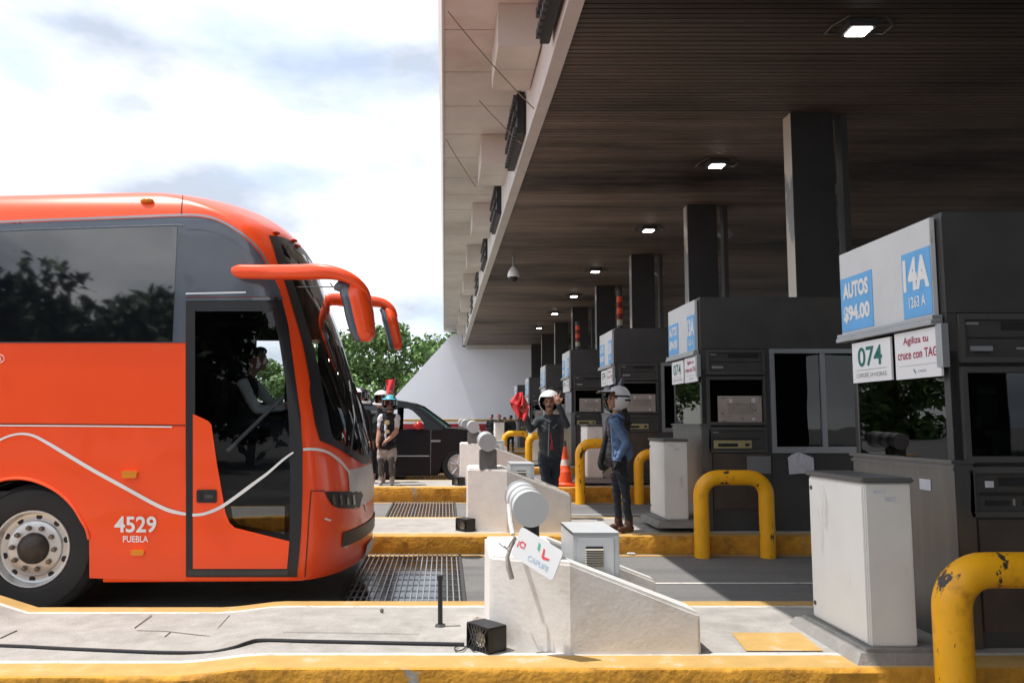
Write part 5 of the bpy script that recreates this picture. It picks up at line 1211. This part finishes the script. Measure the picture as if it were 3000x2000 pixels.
def helmet(c, fr, s, parent, m0, m1=None, visor=None, peak=None, ears=False, plen=0.45):
    r, f, u = fr; c = Vector(c)+u*0.02*s-f*0.008*s; R_ = 0.155*s
    mb = MB(); n, m = 36, 20; vs = []; keep = []
    for i in range(m+1):
        th = pi*0.80*i/m
        for k in range(n):
            q = 2*pi*k/n; d = Vector((sin(th)*cos(q), sin(th)*sin(q), cos(th)))
            vs.append(c+r*d.x*R_*0.93+f*d.y*R_*1.05+u*d.z*R_*1.0)
    fs = []; mi = []
    for i in range(m):
        for k in range(n):
            q = 2*pi*(k+0.5)/n; th = pi*0.80*(i+0.5)/m; dy, dz, dx = sin(th)*sin(q), cos(th), sin(th)*cos(q)
            if dy > 0.42 and dz < 0.40 : continue
            fs.append((i*n+k, (i+1)*n+k, (i+1)*n+(k+1) % n, i*n+(k+1) % n)); mi.append(1 if (m1 and ((abs(dx) < 0.5 and dz > 0.30) or (abs(dz+0.12) < 0.07 and dy < -0.1) or (abs(dx) > 0.75 and abs(dz-0.15) < 0.06))) else 0)
    for f_, q in zip(fs, mi): mb.add([vs[j] for j in f_], [(0,1,2,3)], q, True)
    # inner liner
    lin = [c+(v-c)*0.90 for v in vs]
    for f_ in fs: mb.add([lin[j] for j in reversed(f_)], [(0,1,2,3)], 2, True)
    h = mb.build('helmet', [m0, m1 or m0, black_plastic], parent, weld=True)
    def sub(nm, mb, mt):
        o = mb.build(nm, mt, None, origin=Vector(parent['_o'])); o.parent = h; o.location = (0,0,0)
    if peak:
        mb = MB(); vs = []
        for i in range(7):
            a = lerp(-0.95, 0.95, i/6); d = (f*cos(a)+r*sin(a)); vs += [c+d*R_*1.0+u*R_*0.52, c+d*R_*(1.0+plen*cos(a))+u*R_*0.40]
        mb.add(vs, [(2*i,2*i+1,2*i+3,2*i+2) for i in range(6)], 0, True); mb.add([v-u*0.012*s for v in vs], [(2*i+2,2*i+3,2*i+1,2*i) for i in range(6)], 1, True); sub('peak', mb, [peak, black_plastic])
    if visor == 'clear' or visor == 'dark':
        mb = MB(); vs = []
        for i in range(9):
            a = lerp(-1.25, 1.25, i/8); d = f*cos(a)+r*sin(a)*0.93
            vs += [c+d*R_*1.07+u*R_*0.40, c+d*R_*1.08-u*R_*0.30]
        mb.add(vs, [(2*i,2*i+1,2*i+3,2*i+2) for i in range(8)], 0, True); sub('visor', mb, M_glass('visor_clear', (0.9,0.9,0.9), 0.8, 1.5) if visor == 'clear' else M_glass('visor_dark', (0.3,0.35,0.4), 0.4, 1.7))
    if visor != 'open':
        mb = MB(); mb.tube(catmull([c+r*R_*0.9*q+f*R_*(0.45)-u*R_*0.62 for q in (-1,)]+[c-r*R_*0.62+f*R_*0.98-u*R_*0.72, c+f*R_*1.14-u*R_*0.75, c+r*R_*0.62+f*R_*0.98-u*R_*0.72]+[c+r*R_*0.9+f*R_*0.45-u*R_*0.62]), 0.022*s, 8); sub('chin_bar', mb, m0 if visor != 'clear' else black_plastic)
    if ears:
        for q in (-1, 1):
            mb = MB(); mb.lathe([(0.03*s,0),(0.022*s,0.05*s),(0.002*s,0.10*s)], c+r*q*0.05*s-f*0.03*s+u*R_*0.86, u+r*q*0.25-f*0.1, 10); sub('helmet_ear', mb, m1)
    return h
def body(prims, J, s, sh_m, pt_m, bulk=1.0, sleeve=None, hip_w=1.0, shoe=None, skinm=2, collar=True):
    """torso, arms and legs over joints J; every limb tapers"""
    v = {k: Vector(p) for k, p in J.items()}; sl_m = sleeve if sleeve is not None else sh_m
    ch = (v['shL']+v['shR'])/2; pe = (v['hipL']+v['hipR'])/2; side = (v['shR']-v['shL']).normalized(); upv = (ch-pe).normalized(); fw = upv.cross(side)
    rot = Matrix((side, fw, upv)).transposed()
    b = bulk*s
    L = (ch-pe).length
    prims += [blob(pe+upv*L*0.74, (0.165*b,0.112*b,0.20*s), sh_m, rot), blob(pe+upv*L*0.42, (0.148*b,0.108*b,0.19*s), sh_m, rot), blob(pe+upv*L*0.16, (0.155*b*hip_w,0.115*b,0.13*s), sh_m, rot), blob(pe-upv*0.02*s, (0.15*b*hip_w,0.112*b,0.11*s), pt_m, rot)]
    prims += [caps(ch-upv*0.02*s, v['neck'], 0.075*s, 0.055*s, sh_m), caps(v['neck']-upv*0.03*s, v['head'], 0.052*s, 0.052*s, skinm), caps(v['shL']-side*0.0, v['shR'], 0.062*b, 0.062*b, sh_m)]
    for q in 'LR':
        prims += [caps(v['sh'+q], v['el'+q], 0.060*b, 0.047*b, sl_m), caps(v['el'+q], v['wr'+q], 0.047*b, 0.034*b, sl_m)]
        prims += [caps(v['hip'+q]+upv*0.02*s, v['kn'+q], 0.088*b*hip_w, 0.058*b, pt_m), caps(v['kn'+q], v['an'+q], 0.056*b, 0.043*b, pt_m)]
        if shoe is not None:
            an, to = v['an'+q], v['to'+q]; d = (to-an); d.z = 0; d.normalize()
            prims += [caps(an+Vector((0,0,0.06*s)), an-Vector((0,0,0.02*s)), 0.050*s, 0.052*s, shoe), caps(Vector((an.x,an.y,to.z+0.042*s))-d*0.03*s, Vector((to.x,to.y,to.z+0.034*s))-d*0.035*s, 0.045*s, 0.036*s, shoe)]
    return prims
def clear(prims): return prims
# ---- woman in denim
Y0 = 9.75; s = 0.97
pw = gz(1822,1556,0.262); Y0 = pw.y
t = thing('person', 'woman in blue denim jacket and white helmet standing in profile by the white cabinet', 'person', pw)
def j(px, py, dy=0.0): return at(px, py, Y0+dy)
J = dict(head=j(1803,1172), neck=j(1809,1212), shL=j(1800,1238,-0.16), shR=j(1822,1236,0.17), elL=j(1834,1298,-0.20), wrL=j(1806,1352,-0.22), elR=j(1812,1300,0.20), wrR=j(1780,1348,0.10),
         hipL=j(1815,1352,-0.09), hipR=j(1818,1352,0.09), knL=j(1832,1440,-0.09), anL=j(1842,1528,-0.05), knR=j(1806,1438,0.08), anR=j(1812,1520,0.14))
J['toL'] = Vector((j(1810,1555,-0.15).x, Y0-0.13, 0.262)); J['toR'] = Vector((j(1782,1540,0.10).x, Y0+0.08, 0.262)); J['anL'].z = 0.262+0.11; J['anR'].z = 0.262+0.11
J['anL'].y = Y0-0.05; J['anR'].y = Y0+0.13
P = body([], J, s, 0, 1, bulk=1.02, hip_w=1.05, shoe=3)
P += [caps(J['wrL'], J['wrL']+Vector((-0.01,-0.01,-0.02)), 0.045, 0.045, 4)]
hd, fr = head_prims(J['head'], (-1,-0.38,0.02), s, 2); P += hd
P += hand(J['wrL'], (-0.25,0,-1), (-1,0,0), 1.05, 4, 0.55, 0.3, -1); P += hand(J['wrR'], (-0.2,0,-1), (-1,0,0), 1.05, 4, 0.55, 0.3, 1)
P += [blob(j(1790,1262,-0.02), (0.075,0.10,0.20), 5), blob(j(1786,1325,0.0), (0.085,0.10,0.18), 5), caps(j(1830,1310,-0.02), j(1829,1330,-0.02), 0.10, 0.105, 0)]
fuse('body', P, [denim, jeans_dark, skin_m, leather_brown, black_cloth, grey_shirt], t, 0.0115, 3)
face_bits(J['head'], fr, s, t)
helmet(J['head'], fr, 1.14, t, helmet_white, helmet_navy, 'open', peak=helmet_white, ears=True)
mb = MB()
for k in range(26):
    a = random.uniform(-0.08,0.08); b0 = j(1826,1195,a); pts = [b0+Vector((random.uniform(-0.03,0.03),0,0)), b0+Vector((random.uniform(0.02,0.07),random.uniform(-0.02,0.02),-0.10)), b0+Vector((random.uniform(0.0,0.09),random.uniform(-0.03,0.03),-0.20-random.uniform(0,0.08)))]
    mb.tube(catmull(pts,4), 0.012, 5)
mb.build('hair', hair_m, t)
mb = MB(); sc = catmull([j(1783,1240,-0.06), j(1775,1280,-0.05), j(1764,1330,-0.05), j(1760,1360,-0.04), j(1772,1376,-0.04)],5); mb.tube(sc, [interp(i/(len(sc)-1), [(0,0.025),(0.5,0.035),(0.85,0.042),(1,0.02)]) for i in range(len(sc))], 10); mb.build('scarf', black_cloth, t)
mb = MB(); mb.tube(catmull([j(1786,1240,-0.12), j(1790,1224,-0.08), j(1806,1214,-0.13), j(1824,1222,-0.12)],4), 0.018, 8); mb.build('collar', denim, t)
mb = MB(); mb.tube(catmull([j(1790,1246,-0.15), j(1793,1290,-0.155), j(1797,1336,-0.14)],4), 0.010, 6); mb.build('jacket_edge', M('denim_seam', (0.16,0.25,0.42), 0.85, var=0.3, vs=30), t)
for w_ in ('wrL',):
    c = J[w_]; mb = MB(); mb.tube([c+Vector((0.012,0,0.05)), c+Vector((0.004,0,0.01))], [0.050,0.052], 12); mb.build('cuff', denim, t)
# ---- waving man
Y0 = 11.05; pm = Vector((at(1607,1340,Y0).x, Y0, 0.262))
t = thing('person', 'man in charcoal jacket and white helmet waving and holding up a red cloth', 'person', pm)
J = dict(head=j(1610,1180,-0.05), neck=j(1607,1212), shL=j(1580,1232,-0.04), shR=j(1641,1226,0.0), elL=j(1553,1258,-0.16), wrL=j(1538,1212,-0.26), elR=j(1660,1246,-0.16), wrR=j(1637,1186,-0.28),
         hipL=j(1594,1345,-0.02), hipR=j(1626,1345,0.04), knL=j(1600,1380,-0.05), knR=j(1624,1380,0.06), anL=j(1594,1412,0.02), anR=j(1618,1412,0.12))
for q, dx in (('L',-0.02),('R',0.0)):
    J['kn'+q].z = 0.262+0.46; J['an'+q].z = 0.262+0.10; J['to'+q] = Vector((J['an'+q].x+dx, J['an'+q].y-0.15, 0.262))
P = body([], J, 1.0, 0, 1, bulk=1.05, shoe=3)
hd, fr = head_prims(J['head'], (-0.15,-1,-0.06), 1.0, 2); P += hd
P += hand(J['wrR'], (-0.25,0.02,1), (0,-1,0), 1.1, 2, 0.10, 0.8, 1); P += hand(J['wrL'], (-0.1,-0.1,1), (0.6,-1,0), 1.05, 2, 1.1, 0.1, -1)
fuse('body', P, [jacket_dark, jeans_dark, skin_dark, black_plastic], t, 0.0115, 3)
face_bits(J['head'], fr, 1.0, t, mous=True)
helmet(J['head'], fr, 1.04, t, helmet_white, None, 'open')
mb = MB(); a = j(1632,1300,-0.13); mb.tube([j(1620,1318,-0.13), j(1613,1268,-0.135)],0.008,6); mb.tube([j(1613,1318,-0.125), j(1618,1288,-0.13)],0.012,6); mb.build('jacket_piping', M('jacket_red', (0.35,0.03,0.05), 0.6), t)
for (pa, pb, r_) in (((1609,1240,-0.15),(1606,1335,-0.14),0.005),((1585,1244,-0.135),(1600,1256,-0.15),0.004),((1632,1242,-0.13),(1620,1254,-0.145),0.004)):
    mb = MB(); mb.tube([j(*pa), j(*pb)], r_, 6); mb.build('jacket_zip', grey_mid, t)
mb = MB(); mb.tube(catmull([j(1594,1224,-0.07), j(1602,1232,-0.115), j(1609,1237,-0.13), j(1617,1232,-0.115), j(1626,1224,-0.06)],4), 0.014, 8); mb.build('collar', jacket_dark, t)
def cloth(name, label, top, corners, mat, seed, cat='cloth'):
    """gathered at the top and falling in folds, with thickness"""
    rnd = random.Random(seed); n, m = 18, 18; vs = []
    A, B, C_, D = [Vector(c) for c in corners]
    for i in range(n+1):
        for k in range(m+1):
            u, v = k/m, i/n
            p = (A*(1-u)+B*u)*(1-v)+(D*(1-u)+C_*u)*v
            p += Vector((0.018*sin(9*u+3*v+seed), 0.075*sin(11*u+2.5*v)*min(1,0.3+v)+0.04*sin(17*u+5*v), 0.02*sin(6*u+seed)*v)); vs.append(p)
    mb = MB(); mb.add(vs, [(i*(m+1)+k,i*(m+1)+k+1,(i+1)*(m+1)+k+1,(i+1)*(m+1)+k) for i in range(n) for k in range(m)], 0, True)
    mb.add([q+Vector((0,0.006,0)) for q in vs], [(i*(m+1)+k,(i+1)*(m+1)+k,(i+1)*(m+1)+k+1,i*(m+1)+k+1) for i in range(n) for k in range(m)], 0, True)
    return tag(mb.build(name, mat), label, cat)
cloth('red_cloth', 'crumpled red cloth held up in the waving man\'s hand', None, [j(1512,1150,-0.30), j(1534,1148,-0.30), j(1546,1192,-0.28), j(1497,1180,-0.30)], red_cloth, 2)
cloth('red_cloth', 'crumpled red cloth held up in the waving man\'s hand', None, [j(1497,1178,-0.305), j(1548,1188,-0.285), j(1537,1240,-0.30), j(1514,1218,-0.31)], red_cloth, 4)
mr_ = [o for o in bpy.data.objects if o.name.startswith('red_cloth')]
if len(mr_) == 2:       # one gathered cloth
    a, b = mr_; bm = bmesh.new(); bm.from_mesh(a.data); bm.from_mesh(b.data); bm.to_mesh(a.data); bm.free(); bpy.data.objects.remove(b)
# ---- vest person by the black car
pv = gz(1140,1420,0.416); Y0 = pv.y
t = thing('person', 'person in black vest with round patches, grey shorts and knee guards, wearing a teal helmet', 'person', pv)
J = dict(head=j(1142,1183,-0.04), neck=j(1140,1207), shL=j(1118,1222,-0.03), shR=j(1162,1222,0.0), elL=j(1112,1262,-0.02), wrL=j(1106,1295,-0.12), elR=j(1160,1265,-0.05), wrR=j(1137,1288,-0.18),
         hipL=j(1120,1322,0), hipR=j(1148,1322,0), knL=j(1117,1358,-0.04), knR=j(1148,1358,-0.04), anL=j(1116,1404,0.02), anR=j(1149,1404,0.02))
for q in 'LR': J['kn'+q].z = 0.416+0.44; J['an'+q].z = 0.416+0.10; J['to'+q] = Vector((J['an'+q].x, J['an'+q].y-0.15, 0.416))
P = body([], J, 0.95, 0, 1, bulk=1.12, sleeve=2, shoe=3, hip_w=1.0)
for q in 'LR':
    P += [caps(J['sh'+q], J['sh'+q].lerp(J['el'+q],0.62), 0.068, 0.064, 4), caps(J['hip'+q], J['hip'+q].lerp(J['kn'+q],0.72), 0.098, 0.09, 1), caps(J['kn'+q]+Vector((0,0,0.05)), J['an'+q]+Vector((0,0,0.05)), 0.066, 0.054, 5)]
P += [blob(j(1130,1262,-0.14), (0.018,0.03,0.2), 4)]
hd, fr = head_prims(J['head'], (0.1,-1,0), 0.95, 2); P += hd
P += hand(J['wrR'], (-0.7,-0.2,-0.5), (0,-0.3,-1), 1.0, 2, 0.6, 0.2, 1); P += hand(J['wrL'], (0.1,-0.1,-1), (1,0,0), 1.0, 2, 0.5, 0.2, 1)
fuse('body', P, [black_cloth, khaki, skin_m, M('grey_white_shoe', (0.4,0.36,0.37), 0.6, var=0.4, vs=20), white_cloth, black_plastic], t, 0.0125, 3)
face_bits(J['head'], fr, 0.95, t)
helmet(J['head'], fr, 0.98, t, black_plastic, helmet_teal, 'dark', peak=helmet_teal, plen=0.22)
for (px, py, r) in ((1134,1237,0.045),(1135,1264,0.036)):
    c = j(px, py, -0.165); mb = MB(); mb.lathe([(0,0.012),(r*0.6,0.012,1),(r*0.62,0.011),(r,0.009),(r*1.02,-0.03)], c, (0,-1,0), 16); mb.build('patch', [M('patch_cream', (0.55,0.46,0.24)), khaki], t)
for q in 'LR':
    mb = MB(); mb.ell(J['kn'+q]+Vector((0,-0.055,0.0)), (0.062,0.03,0.09), 12, 8); mb.ell(J['kn'+q]+Vector((0,-0.045,-0.17)), (0.05,0.028,0.12), 12, 8); mb.build('knee_guard', M('guard_grey', (0.07,0.07,0.075), 0.35, var=0.4, vs=14), t)
# ---- person behind with raised arm
Y0 = pv.y+0.62
pb = Vector((at(1112,1300,Y0).x, Y0, 0.42))
t = thing('person', 'person in dark clothes and pale helmet raising an arm, behind the one in the vest', 'person', pb)
J = dict(head=j(1117,1170), neck=j(1112,1198), shL=j(1090,1212), shR=j(1134,1212), elL=j(1088,1255), wrL=j(1092,1288,-0.08), elR=j(1150,1190,-0.05), wrR=j(1146,1166,-0.10),
         hipL=j(1098,1310), hipR=j(1122,1310), knL=j(1096,1355), knR=j(1122,1355), anL=j(1092,1400), anR=j(1122,1400))
for q in 'LR': J['kn'+q].z = 0.42+0.44; J['an'+q].z = 0.42+0.10; J['to'+q] = Vector((J['an'+q].x-0.03, J['an'+q].y-0.15, 0.42))
P = body([], J, 0.98, 0, 1, bulk=1.0, shoe=3)
hd, fr = head_prims(J['head'], (0.2,-1,0), 0.97, 2); P += hd
P += hand(J['wrR'], (-0.2,0,1), (0.4,-1,0), 1.0, 2, 1.1, 0.1, 1); P += hand(J['wrL'], (0,-0.1,-1), (1,0,0), 1.0, 2, 0.5, 0.2, 1)
fuse('body', P, [jacket_dark, black_cloth, skin_m, M('pink_shoe', (0.5,0.25,0.28), 0.6, var=0.3, vs=20)], t, 0.0135, 3)
face_bits(J['head'], fr, 0.97, t); helmet(J['head'], fr, 1.05, t, helmet_white, None, 'dark')
t2 = thing('red_flag', 'small red flag on a thin stick raised above the helmets', 'flag', j(1146,1160,-0.1))
mb = MB(); mb.tube([j(1146,1172,-0.10), j(1158,1108,-0.10)],0.008,6); mb.build('stick', grey_mid, t2)
A, B, C_, D = j(1130,1112,-0.11), j(1158,1111,-0.11), j(1152,1158,-0.11), j(1132,1152,-0.11); vs = []
for i in range(9):
    for k in range(9):
        u, v = k/8, i/8; p = (A*(1-u)+B*u)*(1-v)+(D*(1-u)+C_*u)*v; vs.append(p+Vector((0,0.03*sin(6*u+3*v),0)))
mb = MB(); mb.add(vs, [(i*9+k,i*9+k+1,(i+1)*9+k+1,(i+1)*9+k) for i in range(8) for k in range(8)], 0, True); mb.add([q+Vector((0,0.005,0)) for q in vs], [(i*9+k,(i+1)*9+k,(i+1)*9+k+1,i*9+k+1) for i in range(8) for k in range(8)], 0, True); mb.build('cloth', red_cloth, t2)
# ---- third helmeted person half hidden by the bus windscreen
Y0 = pv.y+0.35; pt = Vector((at(1058,1300,Y0).x, Y0, 0.42))
t = thing('person', 'person in black with dark and white helmet, half hidden by the bus front', 'person', pt)
J = dict(head=j(1056,1163), neck=j(1055,1192), shL=j(1035,1208), shR=j(1078,1208), elL=j(1028,1250), wrL=j(1038,1285,-0.1), elR=j(1086,1250), wrR=j(1084,1290,-0.08), hipL=j(1044,1308), hipR=j(1068,1308), knL=j(1042,1355), knR=j(1068,1355), anL=j(1042,1400), anR=j(1070,1400))
for q in 'LR': J['kn'+q].z = 0.42+0.46; J['an'+q].z = 0.42+0.10; J['to'+q] = Vector((J['an'+q].x+0.04, J['an'+q].y-0.14, 0.42))
P = body([], J, 1.0, 0, 1, bulk=1.02, shoe=3)
hd, fr = head_prims(J['head'], (0.8,-0.7,0), 1.0, 2); P += hd
P += hand(J['wrR'], (0,-0.1,-1), (-1,0,0), 1.05, 2, 0.5, 0.2, -1); P += hand(J['wrL'], (0,-0.2,-1), (1,0,0), 1.05, 2, 0.5, 0.2, 1)
fuse('body', P, [black_cloth, jeans_dark, skin_m, black_plastic], t, 0.0135, 3)
face_bits(J['head'], fr, 1.0, t); helmet(J['head'], fr, 1.08, t, helmet_white, black_plastic, 'dark')
# ---- distant group
far = [(1440,1212,'black_cloth',-0.3,'person in black standing leftmost in the distant group','hair'),(1463,1212,'jacket_dark',0.2,'person with a red and white cap in the middle of the distant group','cap'),(1479,1220,'black_cloth',0.5,'shorter person in dark clothes half hidden in the distant group','hair'),(1496,1215,'jacket_dark',-0.6,'person in dark grey jacket standing rightmost in the distant group','hair')]
for i, (px, py, mt, fx, lab, top) in enumerate(far):
    Y0 = 28.4+0.25*(i % 2); zf = 0.49; hh = at(px, py, Y0).z-zf; s = hh/1.74; base = Vector((at(px,py,Y0).x, Y0, zf))
    t = thing('person', lab, 'person', base, 'people talking far off between the booths')
    def q_(x, y, z): return base+Vector((x*s, y*s, z*s))
    J = dict(head=q_(0,0,1.60), neck=q_(0,0,1.44), shL=q_(-0.17,0,1.40), shR=q_(0.17,0,1.40), elL=q_(-0.24,0.02,1.12), wrL=q_(-0.18,-0.14,0.95), elR=q_(0.24,0.02,1.12), wrR=q_(0.16,-0.16,0.98), hipL=q_(-0.09,0,0.90), hipR=q_(0.09,0,0.90), knL=q_(-0.10,-0.02,0.48), knR=q_(0.10,-0.02,0.48), anL=q_(-0.11,0.02,0.10), anR=q_(0.11,0.02,0.10), toL=q_(-0.12,-0.13,0), toR=q_(0.12,-0.13,0))
    P = body([], J, s, 0, 1, bulk=1.05, shoe=3); hd, fr = head_prims(J['head'], (fx,-0.6,0), s, 2); P += hd
    P += hand(J['wrL'], (0.5,-0.5,-0.4), (0,0,-1), s, 2, 0.6, 0.2, 1); P += hand(J['wrR'], (-0.5,-0.5,-0.4), (0,0,-1), s, 2, 0.6, 0.2, -1)
    fuse('body', P, [MATS[{'black_cloth':'black_cloth','jacket_dark':'charcoal_jacket'}[mt]], jeans_dark, skin_dark, black_plastic], t, 0.02, 2)
    r, f, u = fr; mb = MB(); mb.ell(Vector(J['head'])+u*0.045*s-f*0.015*s, (0.088*s,0.098*s,0.085*s), 14, 9); mb.build('cap' if top == 'cap' else 'hair', M('red_white_cap', (0.65,0.12,0.13), 0.6, var=0.5, vs=30) if top == 'cap' else hair_m, t)
# ---- bus driver
dv = bw(-0.48,1.70,1.48)
t = thing('person', 'bus driver in dark vest and white shirt sitting at the wheel', 'person', dv)
def q_(x, y, z): return dv+BX*x+BY*y+Vector((0,0,z))
J = dict(head=q_(0.10,0,0.72), neck=q_(0.03,0,0.55), shL=q_(0.0,0.19,0.50), shR=q_(0.0,-0.19,0.50), elL=q_(0.22,0.24,0.24), wrL=q_(0.44,0.15,0.26), elR=q_(0.18,-0.25,0.20), wrR=q_(0.42,-0.15,0.22), hipL=q_(-0.02,0.1,0.05), hipR=q_(-0.02,-0.1,0.05), knL=q_(0.42,0.12,0.06), knR=q_(0.42,-0.12,0.06), anL=q_(0.45,0.12,-0.36), anR=q_(0.45,-0.12,-0.36), toL=q_(0.58,0.12,-0.46), toR=q_(0.58,-0.12,-0.46))
P = body([], J, 1.0, 0, 1, bulk=1.05, sleeve=4, shoe=3)
hd, fr = head_prims(J['head'], BX, 1.0, 2); P += hd
P += hand(J['wrR'], BX+Vector((0,0,0.3)), (0,0.6,-0.5), 1.05, 2, 0.9, 0.1, 1); P += hand(J['wrL'], BX+Vector((0,0,0.3)), (0,-0.6,-0.5), 1.05, 2, 0.9, 0.1, -1)
fuse('body', P, [black_cloth, jeans_dark, skin_dark, black_plastic, M('driver_shirt', (0.70,0.72,0.76), 0.8, var=0.06, vs=10, bump=0.4, bs=18)], t, 0.0135, 3)
face_bits(J['head'], fr, 1.0, t)
r, f, u = fr; mb = MB(); c = Vector(J['head']); mb.ell(c+u*0.055-f*0.022, (0.085,0.098,0.075), 16, 10); mb.ell(c+u*0.085+f*0.03, (0.07,0.06,0.05), 14, 8); mb.build('hair', hair_m, t)
# bookkeeping notes used while building are not part of the scene
for o in bpy.data.objects:
    if '_o' in o: del o['_o']
